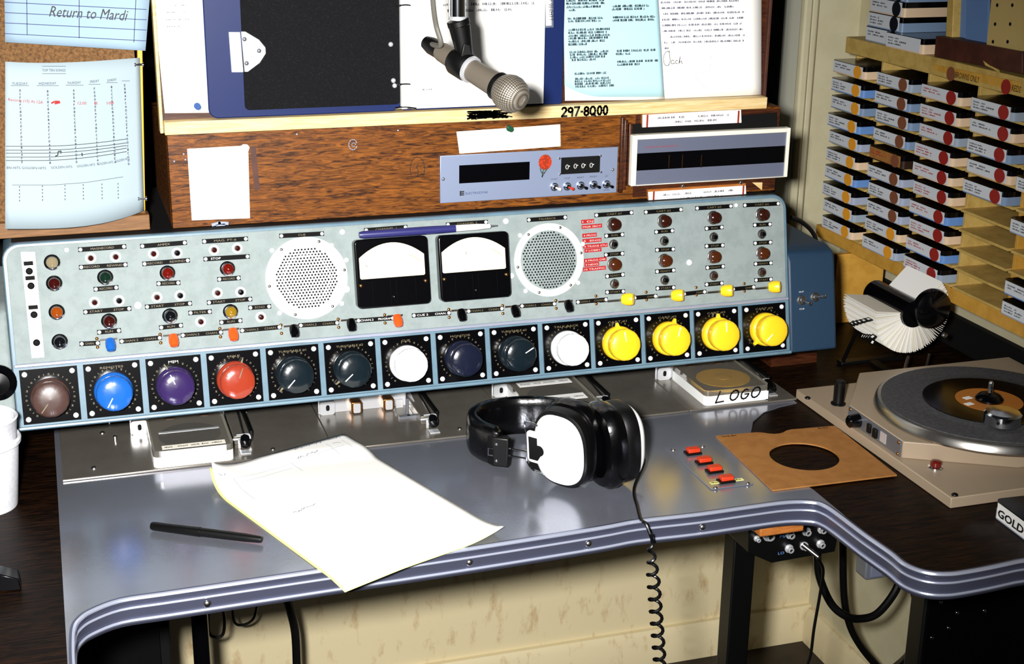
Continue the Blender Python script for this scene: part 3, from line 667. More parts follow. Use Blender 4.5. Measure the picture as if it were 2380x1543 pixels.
p = place('top_label', MB().box(0.012, 0.092, 0.004, 0.0165, CH, CH+0.0003).mesh('top_label'), 'paper_cream', o, M)
build('typing', bars(MB(), M @ Matrix.Translation((0, 0, CH+0.0004)), 0.015, 0.088, 0.008, 0.0035, random.Random(3)), 'grey_ink', p, recalc=False)
place('tape_guide', MB().box(0.012, 0.09, 0.060, 0.065, CH, CH+0.0004).mesh('tape_guide'), 'bright_metal', o, M)
o, M = tray_cart(0.6612, 'clear-lidded cartridge with two white strips on top, behind the headphones', 0.220)
for y0, y1 in ((0.092, 0.113), (0.022, 0.045)):
    p = place('top_label', MB().box(0.010, 0.09, y0, y1, CH, CH+0.0003).mesh('top_label'), 'paper', o, M)
    build('typing', bars(MB(), M @ Matrix.Translation((0, 0, CH+0.0004)), 0.014, 0.086, y0+0.008, 0.003, random.Random(5)), 'grey_ink', p, recalc=False)
place('front_label', MB().box(0.010, 0.092, -0.0006, 0.0, 0.001, 0.0215).mesh('front_label'), 'paper', o, M)
o, M = tray_cart(0.9225, 'clear-lidded white cartridge marked LOGO in black marker', 0.2170)
p = place('front_label', MB().box(0.010, 0.1, -0.0006, 0.0, 0.001, 0.0135).mesh('front_label'), 'paper', o, M)
F = M @ FR((0.016, -0.0008, 0.004), (1, 0, 0), (0, 0, 1))
g = 0.016
lg = [[(0.002, 0.0165), (0, 0.0), (0.012, 0.001)]] + [arc(0.027, 0.0085, 0.0062, 60, 425, 12, 0.0075)] + [arc(0.044, 0.0085, 0.0058, 55, 360, 10, 0.0072) + [(0.044, 0.0085)]] + [arc(0.061, 0.0095, 0.0065, 60, 425, 12, 0.0078)]
build('lettering', strokes([[(x + y*0.25, y) for x, y in l] for l in lg], F, 0.0024), 'ink', p, recalc=False)

# ================================================================ wooden cabinet above the console
YC = 0.300; ZB = pan(0, V1, 0.002).z + 0.0003
cab = thing('wooden_cabinet', 'stained brown wooden cabinet standing on the back of the console', 'cabinet', (0.63, 0.42, ZB))
A = onY(387, 308, YC); B = onY(1806, 250, YC); ZT = 0.5*(A.z+B.z)
XL, XR = 0.2003, 1.0545
build('front_board', MB().box(XL, XR, YC, YC+0.018, ZB+0.0003, ZT), 'wood_cab', cab, 0.001)
build('side_board', MB().box(XL, XL+0.018, YC+0.0185, 0.54, ZB+0.0003, ZT), 'wood_cab', cab)
build('side_board', MB().box(XR-0.018, XR, YC+0.0185, 0.54, ZB+0.0003, ZT), 'walnut', cab)
build('top_board', MB().box(XL+0.0185, XR-0.0185, YC+0.0185, 0.54, ZT-0.018, ZT), 'wood_cab', cab)
A = onY(1441, 280, YC); B = onY(1470, 460, YC)
for j in range(4):
    x0 = A.x + j*(B.x-A.x)/4; h0 = ZT-0.004-j*0.0045; h1 = ZB+0.012+j*0.0045
    build('frame_moulding', MB().box(x0, x0+(B.x-A.x)/4-0.0008, YC-0.004-0.003*((j+1) % 2), YC, h1, h0), 'walnut', cab, 0.001)
build('shadow_gap', MB().prism([onY(*p_, YC-0.0045) for p_ in ((1466, 330), (1806, 300), (1806, 262), (1466, 290))], (0, 0.0022, 0)), 'black_matte', cab)  # black strip colours in the shaded recess above the display case
build('recess_panel', MB().box(B.x, XR-0.002, YC-0.002, YC, ZB+0.004, ZT-0.003), 'walnut', cab)
for px in [[(1752, 285), (1778, 264), (1779, 283)], [(1748, 424), (1772, 424), (1771, 442)]]:
    build('corner_wedge', MB().prism([onY(*p_, YC-0.0025) for p_ in px], (0, 0.0005, 0)), 'pine', cab)
# marks left on the board
F = FR((0, YC-0.0003, 0), (1, 0, 0), (0, 0, 1))
def fy(px, y=YC): P_ = onY(*px, y); return (P_.x, P_.z)
build('paint_blotch', strokes([[fy((495, 522)), fy((510, 518)), fy((528, 519))], [fy((505, 525)), fy((520, 523))]], F, 0.004), 'cart_lav', cab, recalc=False)
build('tape_ghost', strokes([[fy((588, 345)), fy((597, 436))]], F, 0.007), 'brown_board', cab, recalc=False)
cx, cz = fy((820, 336)); build('glue_ring', strokes([arc(cx, cz, 0.0055, 20, 340, 10, 0.007), arc(cx+0.001, cz, 0.0025, 0, 300, 8)], F, 0.0009), 'cart_lav', cab, recalc=False)
cx, cz = fy((970, 392)); build('pen_doodle', strokes([arc(cx, cz, 0.010, -40, 220, 12, 0.016), [(cx, cz-0.010), (cx+0.001, cz-0.003), (cx-0.001, cz+0.002), (cx+0.001, cz+0.006)]], F, 0.0008), 'ink', cab, recalc=False)
for px in ((427, 358), (431, 371), (690, 312), (1223, 313), (925, 303), (405, 375), (1450, 425)): screw(onY(*px, YC-0.0003), 0.0012, VN, cab, 'cart_lav')

# ---- cards on the cabinet
def ycard(name, pxs, y, m, label, cat, group=None, th=0.0006, parent=None):
    o = build(name, MB().prism([onY(*p_, y) for p_ in pxs], (0, th, 0)), m, parent)
    if parent is None: tag(o, label, cat, group)
    return o
cd1 = ycard('note_card', [(435, 346), (560, 339), (566, 335), (575, 336), (580, 342), (577, 352), (581, 507), (446, 512)], YC-0.001, 'paper', 'blank white card taped to the left of the brown cabinet', 'card')
cd2 = ycard('index_card', [(1061, 306), (1302, 289), (1303, 340), (1068, 357)], YC-0.0012, 'paper_cream', 'blank white strip of card above the silver timer panel', 'card')
def pushpin(px, y, m, label, small=False):
    P_ = onY(*px, y); t = thing('push_pin', label, 'push pin', P_)
    build('pin_head', MB().cyl(P_, P_+VN*0.002, 0.0042, 0.0042, 12).cyl(P_+VN*0.002, P_+VN*0.007, 0.0022, 0.0022, 12).cyl(P_+VN*0.007, P_+VN*0.009, 0.0032, 0.0038, 12), m, t)
    build('pin_point', MB().cyl(P_-VN*0.0012, P_, 0.0005, 0.0005, 6), 'nickel', t)
mat('pin_green', '1c4a34', 0.25); mat('pin_blue', '2a4f8a', 0.3); mat('pin_dark', '23314f', 0.3)
pushpin((1183, 298), YC-0.0014, 'pin_green', 'dark green push pin holding the card above the timer')

# ---- timer panel
YT = YC-0.004
tm = thing('digital_timer', 'silver panel timer with red flower sticker and five small toggles', 'timer', onY(1230, 450, YT))
q = [onY(*p_, YT) for p_ in ((1026, 473), (1436, 447), (1434, 341), (1020, 363))]
zc = [(q[0].z+q[1].z)/2, (q[2].z+q[3].z)/2]; x0, x1 = (q[0].x+q[3].x)/2, (q[1].x+q[2].x)/2
build('face_plate', MB().box(x0, x1, YT, YC-0.0006, zc[0], zc[1]), 'timer_alu', tm, 0.0006)
def ybox(name, pxs, y, d_, m, parent, bev=0):
    Q = [onY(*p_, y) for p_ in pxs]; xs = sorted(p_.x for p_ in Q); zs = sorted(p_.z for p_ in Q)
    return build(name, MB().box((xs[0]+xs[1])/2, (xs[-1]+xs[-2])/2, y-d_, y, (zs[0]+zs[1])/2, (zs[-1]+zs[-2])/2), m, parent, bev)
dw = ybox('display_window', ((1066, 384), (1230, 376), (1231, 417), (1068, 426)), YT, 0.0006, 'black_gloss', tm)
tw = ybox('thumbwheel_window', ((1303, 367), (1393, 361), (1395, 400), (1305, 405)), YT, 0.0008, 'black_matte', tm)
for k, px in enumerate(((1318, 388), (1337, 386), (1355, 385), (1374, 384))):
    P_ = onY(*px, YT-0.0009); b = strokes([arc(P_.x, P_.z, 0.0019, 0, 360, 10, 0.0030), [(P_.x+0.0025, P_.z+0.001), (P_.x+0.0036, P_.z+0.001)]], FR((0, P_.y, 0), (1, 0, 0), (0, 0, 1)), 0.0011)
    build('digit', b, 'white_ink', tw, recalc=False)
for px in ((1300, 368), (1396, 362), (1301, 405), (1397, 400)): screw(onY(*px, YT), 0.0018, VN, tm, 'chrome')
for px in ((1030, 416), (1424, 394)): screw(onY(*px, YT), 0.0024, VN, tm, 'grey_metal')
for k, (px, c) in enumerate((((1288, 434), 'paper_cream'), ((1318, 433), 'btn_red'), ((1349, 431), 'black_gloss'), ((1379, 429), 'black_gloss'), ((1409, 428), 'black_gloss'))):
    P_ = onY(*px, YT); Fm = FR(P_, (1, 0, 0), (0, 0, 1)); toggle(0, 0, tm, -0.3, 'toggle_switch', 0.0046, 0.011, 'chrome', c, Fm, 0.5)
for px, t, wd in (((1288, 418), 'START', 0.010), ((1318, 416), 'STOP', 0.008), ((1349, 414), 'RESET', 0.010), ((1379, 412), 'PRESET', 0.011), ((1409, 411), 'UP', 0.004), ((1409, 443), 'DOWN', 0.008)):
    P_ = onY(*px, YT); letter(t, P_-EX*wd/2, P_+EX*wd/2, 0.0022, VN, 'grey_ink', tm)
P_ = onY(1082, 452, YT); letter('ELECTRODYNE', P_, P_+EX*0.031, 0.0032, VN, 'blue_ink', tm)
P_ = onY(1068, 454, YT); Fm = FR(P_+VN*0.0003, (1, 0, 0), (0, 0, 1))
build('emblem', strokes([[(0.001, 0), (0.001, 0.0055)], [(0.002, 0.0005), (0.0058, 0.0005)], [(0.002, 0.0028), (0.0058, 0.0028)], [(0.002, 0.0050), (0.0058, 0.0050)]], Fm, 0.0015), 'ink', tm, recalc=False)
# flower sticker
P_ = onY(1267, 378, YT-0.0002); mb = MB(); n_ = 44
mb.prism([(P_.x + (0.0098 if k % 2 else 0.0088)*math.cos(k*math.tau/n_), P_.y, P_.z + 0.0005 + (0.0115 if k % 2 else 0.0100)*math.sin(k*math.tau/n_)) for k in range(n_)], (0, 0.0002, 0))
fs_ = build('flower_sticker', mb, 'knob_red', tm, label='red carnation sticker')
mb = MB(); rg = random.Random(2)
for k in range(30):
    a = rg.uniform(0, math.tau); r = 0.0085*math.sqrt(rg.random()); s_ = rg.uniform(0.0012, 0.002)
    mb.add([(P_.x+r*math.cos(a)+s_*math.cos(b_), P_.y-0.0002-0.00001*k, P_.z+r*1.1*math.sin(a)+s_*0.7*math.sin(b_)) for b_ in (0, 1.2, 2.5, 3.8, 5.1)], [(0, 1, 2, 3, 4)])
build('petals', mb, 'btn_red', fs_, recalc=False)
F = FR((P_.x, P_.y-0.0001, P_.z), (1, 0, 0), (0, 0, 1)); mat('leaf', '33473a', 0.6)
build('stem', strokes([[(-0.002, -0.009), (-0.0035, -0.014), (-0.004, -0.0195)], [(0.003, -0.009), (-0.001, -0.014), (-0.004, -0.019)], [(-0.007, -0.008), (-0.005, -0.0135)]], F, 0.0015), 'leaf', fs_, recalc=False)

# ---- display case
YD = 0.284
dc = thing('readout_case', 'white-framed grey display case jutting out from the cabinet', 'display', onY(1650, 425, YD))
q = [onY(*p_, YD) for p_ in ((1470, 432), (1836, 412), (1833, 293), (1467, 320))]
X0, X1 = (q[0].x+q[3].x)/2, (q[1].x+q[2].x)/2; Z0, Z1 = (q[0].z+q[1].z)/2, (q[2].z+q[3].z)/2
build('case_body', MB().box(X0+0.001, X1-0.001, YD+0.004, YC-0.0047, Z0+0.001, Z1-0.001), 'black_matte', dc)
t_ = 0.0062
for a, b, c, d_ in ((X0, X0+t_*1.25, Z0, Z1), (X1-t_*0.8, X1, Z0, Z1), (X0+t_*1.25, X1-t_*0.8, Z1-t_, Z1), (X0+t_*1.25, X1-t_*0.8, Z0, Z0+0.0012)):
    build('frame', MB().box(a, b, YD, YD+0.012, c, d_), 'case_white', dc, 0.0008)
zi0, zi1 = Z0+0.0013, Z1-t_; hz = zi1-zi0
build('lower_band', MB().box(X0+t_*1.25, X1-t_*0.8, YD+0.003, YD+0.006, zi0, zi0+hz*0.31), 'slate', dc)
build('upper_band', MB().box(X0+t_*1.25, X1-t_*0.8, YD+0.003, YD+0.006, zi1-hz*0.31, zi1), 'slate', dc)
wn = build('readout_window', MB().box(X0+t_*1.25, X1-t_*0.8, YD+0.0034, YD+0.006, zi0+hz*0.31, zi1-hz*0.31), 'black_gloss', dc)
for px in (1555, 1586, 1630): P_ = onY(px, 375, YD+0.003); build('tube_glint', MB().box(P_.x-0.0006, P_.x+0.0006, YD+0.003, YD+0.0034, P_.z-0.009, P_.z+0.009), 'brass', wn)
P_ = onY(1500, 344, YD+0.003); letter('DIGITAL READOUT', P_, P_+EX*0.05, 0.0022, VN, 'red_ink', dc)
for px in ((1587, 429), (1722, 421)): screw(onY(*px, YD+0.008) - Vector((0, 0, 0.002)), 0.003, VN, dc, 'chrome')
# label strips
for k, (px, lab) in enumerate(((((1493, 296), (1493, 267), (1722, 254), (1723, 285)), 'typed white label strip with red ends above the grey display case'), (((1508, 476), (1506, 446), (1733, 431), (1734, 460)), 'typed white label strip with red ends below the grey display case'))):
    Q = [onY(*p_, YC-0.008) for p_ in px]; c = sum(Q, Vector())/4
    t = thing('label_strip', lab, 'label', (c.x, c.y, min(p_.z for p_ in Q)), 'typed label strips')
    build('backing', MB().prism([Q[0], Q[1]+Vector((0, 0, 0.003)), Q[2]+Vector((0, 0, 0.003)), Q[3]], (0, 0.0055, 0)), 'plywood', t)
    pp = build('strip', MB().prism([p_-Vector((0, 0.0004, 0)) for p_ in Q], (0, 0.0003, 0)), 'paper', t)
    d_ = (Q[3]-Q[0]); h_ = (Q[1]-Q[0]).length; F = FR(Q[0]-Vector((0, 0.0006, 0)), d_, Q[1]-Q[0]); L = d_.length
    for x in (L*0.035, L*0.955): build('red_bar', MB().box(x, x+0.0028, 0, h_, 0, 0.0002, F), 'knob_red', pp)
    rg = random.Random(k); mb = MB()
    bars(mb, F, L*0.14, L*0.32, h_*0.62, 0.0028, rg); bars(mb, F, L*0.36, L*0.43, h_*0.62, 0.0028, rg); bars(mb, F, L*0.55, L*0.86, h_*0.62, 0.0028, rg); bars(mb, F, L*0.32, L*0.75, h_*0.25, 0.0028, rg)
    build('typing', mb, 'grey_ink', pp, recalc=False)

# ================================================================ bulletin board above the cabinet
bb_ = thing('bulletin_board', 'wooden bulletin board with pale ledge standing on the cabinet', 'board', (0.61, 0.312, ZT))
ZU = H + 0.86
build('back_panel', MB().box(0.1965, 1.0262, 0.306, 0.320, ZT+0.0003, ZU), 'walnut', bb_)
build('edge_strip', MB().box(0.1925, 0.1965, 0.300, 0.320, ZT+0.0003, ZU), 'pine', bb_, 0.0008)
build('edge_strip', MB().box(1.0262, 1.0305, 0.300, 0.320, ZT+0.0003, ZU), 'brown_board', bb_, 0.0008)
YR = 0.286
r0, r1, r2, r3 = onY(388, 303, YR), onY(1772, 251, YR), onY(1768, 221, YR), onY(388, 276, YR)
zr0, zr1 = ZT+0.0004, ZT+0.0165
rail = build('ledge', MB().box(0.1968, 1.0255, YR, 0.3058, zr0, zr1), 'pine', bb_, 0.001)
# rail writing, black smear
F = FR((onY(1306, 262, YR).x, YR-0.0003, zr0+0.002), (1, 0, 0), (0, 0, 1)); g = 0.0095
def D(ch, x):
    h = 0.0115
    P_ = {'2': [arc(0.003, h-0.003, 0.003, 160, -40, 6) + [(0, 0), (0.0065, 0)]], '9': [arc(0.003, h-0.0035, 0.003, 0, 360, 8) + [(0.0055, 0)]], '7': [[(0, h), (0.0065, h), (0.002, 0)]],
          '-': [[(0.0005, h*0.45), (0.0025, h*0.45)]], '8': [arc(0.003, h-0.003, 0.0027, -90, 270, 8), arc(0.003, 0.003, 0.003, 90, 450, 8)], 'Q': [arc(0.0036, h*0.5, 0.0036, 0, 360, 10, h*0.5), [(0.004, 0.002), (0.0075, -0.001)]], '0': [arc(0.003, h*0.5, 0.0028, 0, 360, 10, h*0.5)]}[ch]
    return [[(a+x, b) for a, b in l] for l in P_]
ls = []; x = 0
for ch, wd in zip('297-8Q00', (0.009, 0.009, 0.009, 0.005, 0.0085, 0.0105, 0.0085, 0.0085)): ls += D(ch, x); x += wd
build('lettering', strokes(ls, F, 0.0028), 'ink', rail, recalc=False)
rg = random.Random(9); a = onY(1085, 262, YR).x; b = onY(1190, 262, YR).x
build('ink_smear', strokes([[(a+(b-a)*rg.random(), zr0+0.003+0.011*rg.random()) for _ in range(2)] for _ in range(62)], FR((0, YR-0.0003, 0), (1, 0, 0), (0, 0, 1)), 0.0016), 'black', rail, recalc=False)

# ---- binder
YB = 0.296
bd = thing('ring_binder', 'open blue ring binder with black lining propped on the ledge', 'binder', (0.50, 0.297, zr1))
a, b = onY(490, 262, YB), onY(1311, 237, YB); bz = zr1+0.0004
xl = onY(478, 130, YB).x
spine = onY(932, 150, YB).x
build('left_cover', MB().prism([(x, YB, z) for x, z in rrect(xl, spine, bz, ZU-0.06, 0.012, 5)], (0, 0.004, 0)), 'binder', bd, 0.0015, 3)
build('right_cover', MB().prism([(x, YB+0.001, z) for x, z in rrect(spine+0.0005, b.x-0.002, bz, ZU-0.06, 0.004, 4)], (0, 0.004, 0)), 'binder', bd, 0.0015, 3)
lx = onY(563, 120, YB).x; lz = onY(600, 255, YB).z
build('lining', MB().prism([(x, YB-0.0008, z) for x, z in rrect(lx, spine-0.001, max(lz, bz+0.004), ZU-0.07, 0.006, 4)], (0, 0.0007, 0)), 'lining', bd)
pz = onY(1090, 240, YB-0.008).z; px1 = onY(1265, 150, YB-0.008).x; px0 = onY(932, 100, YB-0.008).x
pg = build('pages', MB().box(px0, px1, YB-0.008, YB-0.0002, bz+0.0035, ZU-0.075), 'paper', bd, 0.0004)
F = FR((0, YB-0.0082, 0), (1, 0, 0), (0, 0, 1)); mb = MB(); rg = random.Random(11)
for (xa, ya, xb, wl) in ((1030, 14, 1240, (0.01, 0.025)), (1040, 28, 1190, (0.01, 0.02))):
    P_ = onY(xa, ya, YB-0.008); Q_ = onY(xb, ya, YB-0.008); bars(mb, F, P_.x, Q_.x, P_.z, 0.0035, rg, wl)
P_ = onY(982, 210, YB-0.008); bars(mb, F, P_.x, P_.x+0.012, P_.z, 0.002, rg)
build('typing', mb, 'grey_ink', pg, recalc=False)
for py in (12, 195):
    P_ = onY(932, py, YB-0.006); build('ring', MB().tube(smooth([(P_.x-0.006, YB-0.001, P_.z-0.002), (P_.x-0.003, YB-0.011, P_.z), (P_.x+0.004, YB-0.014, P_.z+0.001), (P_.x+0.011, YB-0.012, P_.z), (P_.x+0.012, YB-0.0075, P_.z-0.001)], 4), 0.0012, 8), 'chrome', bd)
for px in ((908, 103), (914, 187), (917, 199)): screw(onY(*px, YB-0.0008), 0.0032, VN, bd, 'bright_metal')
P_ = onY(940, 245, YB-0.003); build('ring_lever', MB().tube(smooth([(P_.x-0.012, YB-0.003, bz+0.004), (P_.x, YB-0.009, bz+0.006), (P_.x+0.014, YB-0.009, bz+0.004)], 4), 0.0018, 8), 'chrome', bd)
# latch plate
Q = [onY(*p_, YB-0.001) for p_ in ((531, 74), (558, 74), (566, 168), (538, 168))]
lt = build('latch_plate', MB().prism([p_+VN*0.001 for p_ in Q], (0, 0.0018, 0)), 'bright_metal', bd, 0.0006)
Q = [onY(*p_, YB-0.001) for p_ in ((560, 73), (570, 73), (602, 92), (617, 110), (618, 124), (604, 146), (576, 167), (568, 167))]
build('latch_tongue', MB().prism([p_+VN*0.001 for p_ in Q], (0, 0.0018, 0)), 'bright_metal', lt, 0.0006)
for px in ((568, 91), (602, 118), (573, 147)): screw(onY(*px, YB-0.002), 0.0028, VN, lt, 'grey_metal')
# spine label holder
Q = [onY(*p_, YB-0.0005) for p_ in ((1266, -30), (1286, -30), (1287, 64), (1267, 65))]
lh = build('label_holder', MB().prism(Q, (0, 0.0012, 0)), 'slate', bd, 0.0004)
Q = [onY(*p_, YB-0.001) for p_ in ((1268, -28), (1281, -28), (1282, 59), (1269, 60))]
lc = build('label_card', MB().prism(Q, (0, 0.0005, 0)), 'paper', lh)
A = onY(1273, -4, YB-0.001); B = onY(1278, 48, YB-0.001); letter('P 9HHH', A, B, 0.006, VN, 'ink', lh, 0.2)

# ---- sheets on the board
def ysheet(name, pxs, y, m, label, group='sheets on the bulletin board', curl=None, nu=10, nv=14):
    tl, tr, br, bl = pxs
    def fn(s, t):
        X = (tl[0]*(1-s)+tr[0]*s)*(1-t) + (bl[0]*(1-s)+br[0]*s)*t; Y = (tl[1]*(1-s)+tr[1]*s)*(1-t) + (bl[1]*(1-s)+br[1]*s)*t
        Q_ = onY(X, Y, y - (curl(s, t) if curl else 0))
        if group == 'sheets on the bulletin board': Q_.z = max(Q_.z, zr1+0.0004)
        return Q_
    mb = MB().grid(fn, nu, nv); n = len(mb.v); 
    o = build(name, mb, m, None, recalc=False); sd = o.modifiers.new('thickness', 'SOLIDIFY'); sd.thickness = 0.0003; sd.offset = -1
    return tag(o, label, 'paper sheet', group)
s1 = ysheet('paper_sheet', ((338, -190), (459, -190), (486, 262), (383, 263)), 0.3052, 'paper', 'narrow white sheet at the left end of the bulletin board')
mb = MB(); rg = random.Random(4); F = FR((0, 0.3048, 0), (1, 0, 0), (0, 0, 1))
for (xa, ya, xb) in ((386, 15, 430), (386, 31, 430), (386, 48, 448), (386, 64, 418)):
    P_ = onY(xa, ya, 0.3048); Q_ = onY(xb, ya, 0.3048); bars(mb, F, P_.x, Q_.x, P_.z, 0.0022, rg, (0.01, 0.02))
build('typing', mb, 'cart_lav', s1, recalc=False)
pushpin((458, 246), 0.3046, 'pin_blue', 'blue push pin in the narrow white sheet')
s2 = ysheet('paper_sheet', ((1523, -190), (1770, -190), (1769, 220), (1536, 232)), 0.3050, 'paper', 'typed white letter signed Jack at the right of the bulletin board')
mb = MB(); rg = random.Random(5); F = FR((0, 0.3044, 0), (1, 0, 0), (0, 0, 1))
for j, (xa, xb) in enumerate(((1530, 1716), (1532, 1712), (1535, 1730), (1533, 1727), (1533, 1722), (1533, 1731), (1551, 1731), (1537, 1728), (1538, 1554))):
    ya = 8+13.3*j; P_ = onY(xa+6, ya, 0.3044); Q_ = onY(xb, ya-0.024*(xb-xa), 0.3044)
    a = (Q_.z-P_.z)/(Q_.x-P_.x); bars(mb, F @ Matrix.Translation((P_.x, P_.z, 0)) @ Matrix.Rotation(a, 4, 'Z'), 0, Q_.x-P_.x, 0, 0.0026, rg, (0.006, 0.02), 0.003)
build('typing', mb, 'blue_ink', s2, recalc=False)
P_ = onY(1541, 150, 0.3046); F = FR((P_.x, 0.3046, P_.z), (1, 0, 0), (0, 0, 1))
jk = [arc(0.006, 0.008, 0.006, 60, 300, 8, 0.010), [(0.008, 0.019), (0.0105, 0.004), (0.008, -0.001)], arc(0.014, 0.003, 0.0025, 30, 330, 8) + [(0.0175, 0.0005)], arc(0.0205, 0.003, 0.0022, 60, 300, 6), [(0.0235, 0.0), (0.025, 0.010), (0.0245, 0.002), (0.027, 0.004), (0.029, 0.0)]]
build('signature', strokes(jk, F, 0.0007), 'ink', s2, recalc=False)
P_ = onY(1618, 185, 0.3046); F = FR((P_.x, 0.3046, P_.z), (1, 0, 0), (0, 0, 1))
build('pencil_sketch', strokes([[(0.020, 0.034), (0.020, 0.012), (0.0, 0.008)], arc(0.03, 0.02, 0.034, 195, 250, 8)], F, 0.0004), 'cart_lav', s2, recalc=False)
ysheet('paper_sheet', ((1308, -188), (1519, -188), (1545, 232), (1313, 234)), 0.3043, 'paper', 'white page showing below the pale blue handwritten page')
def s3fn(s_, t):
    xb = 1312+(1543-1312)*s_; yb_ = 225 - 24*max(0, 1-(s_-0.02)/0.36)**2
    X = (1307+(1518-1307)*s_)*(1-t) + xb*t; Y = -190*(1-t) + yb_*t
    Q_ = onY(X, Y, 0.3036 - 0.0025*t*t); return Q_
s3 = build('paper_sheet', MB().grid(s3fn, 24, 14), 'paper_blue', None, recalc=False); sd = s3.modifiers.new('thickness', 'SOLIDIFY'); sd.thickness = 0.0003; sd.offset = -1
tag(s3, 'pale blue page of block handwriting beside the binder', 'paper sheet', 'sheets on the bulletin board')
mb = MB(); rg = random.Random(6); F = FR((0, 0.2990, 0), (1, 0, 0), (0, 0, 1))
for (xa, ya, xb) in ((1316, 4, 1403), (1315, 11, 1404), (1316, 19, 1395), (1322, 26, 1338), (1424, 17, 1508), (1422, 24, 1498), (1319, 46, 1400), (1321, 52, 1396), (1424, 43, 1522), (1424, 50, 1519), (1321, 72, 1416), (1320, 79, 1411), (1321, 86, 1417), (1321, 92, 1411), (1321, 99, 1407), (1321, 106, 1362), (1324, 124, 1416), (1324, 130, 1410), (1325, 136, 1405), (1329, 142, 1384), (1433, 121, 1524), (1431, 128, 1470), (1434, 146, 1532), (1435, 153, 1487), (1335, 174, 1410), (1337, 186, 1420), (1336, 192, 1418), (1336, 198, 1422), (1337, 204, 1427)):
    P_ = onY(xa, ya, 0.2990); Q_ = onY(xb, ya, 0.2990); bars(mb, F, P_.x, Q_.x, P_.z, 0.0031, rg, (0.006, 0.016), 0.002)
build('handwriting', mb, 'ink', s3, recalc=False)

# ================================================================ microphone
YM = 0.0
P0 = onY(1187, 218, YM-0.035); P1 = onY(1075, 150, YM+0.03)
mk = thing('microphone', 'silver ball-head microphone hanging in front of the binder', 'microphone', P0)
ax = (P1-P0).normalized(); q = ax.to_track_quat('Z', 'Y').to_matrix().to_4x4(); q.translation = P0
L = (P1-P0).length
place('grille_ball', MB().lathe([(0.0, -0.0205), (0.006, -0.0195), (0.0125, -0.0165), (0.0178, -0.0105), (0.0205, -0.002), (0.0205, 0.004), (0.0185, 0.0105), (0.0150, 0.0160)], 40, q.inverted() @ q, cap=True).mesh('grille_ball'), 'mic_mesh' if 'mic_mesh' in MATS else 'nickel', mk, q)
place('grille_collar', MB().lathe([(0.0155, 0.0150), (0.0160, 0.017), (0.0160, 0.021), (0.0142, 0.0225)], 32).mesh('grille_collar'), 'black', mk, q)
place('barrel', MB().lathe([(0.0138, 0.022), (0.0132, 0.04), (0.0122, L-0.010), (0.0122, L)], 32).mesh('barrel'), 'mic_grey', mk, q)
place('clip_ring', MB().lathe([(0.0135, L-0.016), (0.0152, L-0.015), (0.0152, L-0.012), (0.0135, L-0.011)], 32).mesh('clip_ring'), 'bright_metal', mk, q)
place('clip', MB().lathe([(0.0148, L-0.011), (0.0160, L-0.008), (0.0160, L+0.010), (0.0140, L+0.014)], 28).mesh('clip'), 'black', mk, q)
place('tail', MB().lathe([(0.0118, L+0.012), (0.0110, L+0.034), (0.0100, L+0.038)], 28).mesh('tail'), 'mic_grey', mk, q)
place('strain_relief', MB().lathe([(0.0098, L+0.037), (0.0100, L+0.052), (0.0075, L+0.062), (0.004, L+0.064)], 24).mesh('strain_relief'), 'black', mk, q)
tail = q @ Vector((0, 0, L+0.062))
J = onY(1083, 128, YM+0.03); T0 = onY(1068, 60, YM+0.03); T1 = onY(1064, 46, YM+0.03)
build('swivel', MB().cyl(J+Vector((0, 0, -0.008)), T0, 0.0085, 0.0122, 24).cyl(T0, T1+Vector((0, 0, 0.0)), 0.0128, 0.0128, 24), 'black', mk, 0.001)
build('swivel_ear', MB().prism([onY(*p_, YM+0.018) for p_ in ((1078, 100), (1092, 104), (1098, 128), (1095, 150), (1082, 155), (1070, 140))], (0, 0.012, 0)), 'black', mk, 0.001)
build('thumb_nut', MB().cyl(T1, T1+Vector((0, 0, 0.004)), 0.0105, 0.0100, 24), 'bright_metal', mk)
bm = thing('microphone_boom', 'chrome boom tube holding the microphone from above', 'boom arm', T1+Vector((0, 0, 0.004)))
tp = T1+Vector((-0.004, 0.0, 0.75))
build('tube', MB().cyl(T1+Vector((0, 0, 0.0042)), tp, 0.0085, 0.0085, 24), 'chrome', bm)
build('side_rod', MB().cyl(T1+Vector((-0.0100, -0.002, 0.0042)), tp+Vector((-0.0100, -0.002, 0)), 0.0012, 0.0012, 8), 'nickel', bm)
cb = build('microphone_cable', MB().tube(smooth([tail, onY(1024, 105, YM+0.04), onY(1014, 60, YM+0.04), onY(1008, 20, YM+0.035), onY(1004, -40, YM+0.03), onY(1000, -150, YM+0.03), onY(1004, -420, YM+0.03), onY(1010, -760, YM+0.03)], 6), 0.0030, 10), 'cable_grey')
tag(cb, 'grey cable curving up from the microphone tail', 'cable')

# ================================================================ cork board at the left
ck = thing('cork_board', 'cork board with yellow edge strip standing on the console at the left', 'cork board', (0.0, 0.32, ZB))
xr = onY(333, 300, 0.306).x
build('cork_panel', MB().box(-0.35, xr-0.004, 0.312, 0.322, ZB+0.02, H+0.86), 'cork', ck)
build('bottom_frame', MB().box(-0.35, xr, 0.302, 0.326, ZB+0.0004, ZB+0.0198), 'oak_dark', ck, 0.001)
A = onY(325, 120, 0.304); B = onY(333, 490, 0.304)
build('edge_strip', MB().prism([onY(318, 60, 0.306), onY(330, 60, 0.306), onY(338, 490, 0.306), onY(327, 490, 0.306)], (0, 0.012, 0)), 'frame_yellow', ck, 0.001)
tp_ = ysheet('paper_sheet', ((8, -150), (360, -150), (338, 118), (12, 98)), 0.3035, 'paper_form', 'pale blue ruled form with handwriting at the top of the cork board', 'sheets on the cork board')
F = FR((0, 0.3028, 0), (1, 0, 0), (0, 0, 1)); ls = []
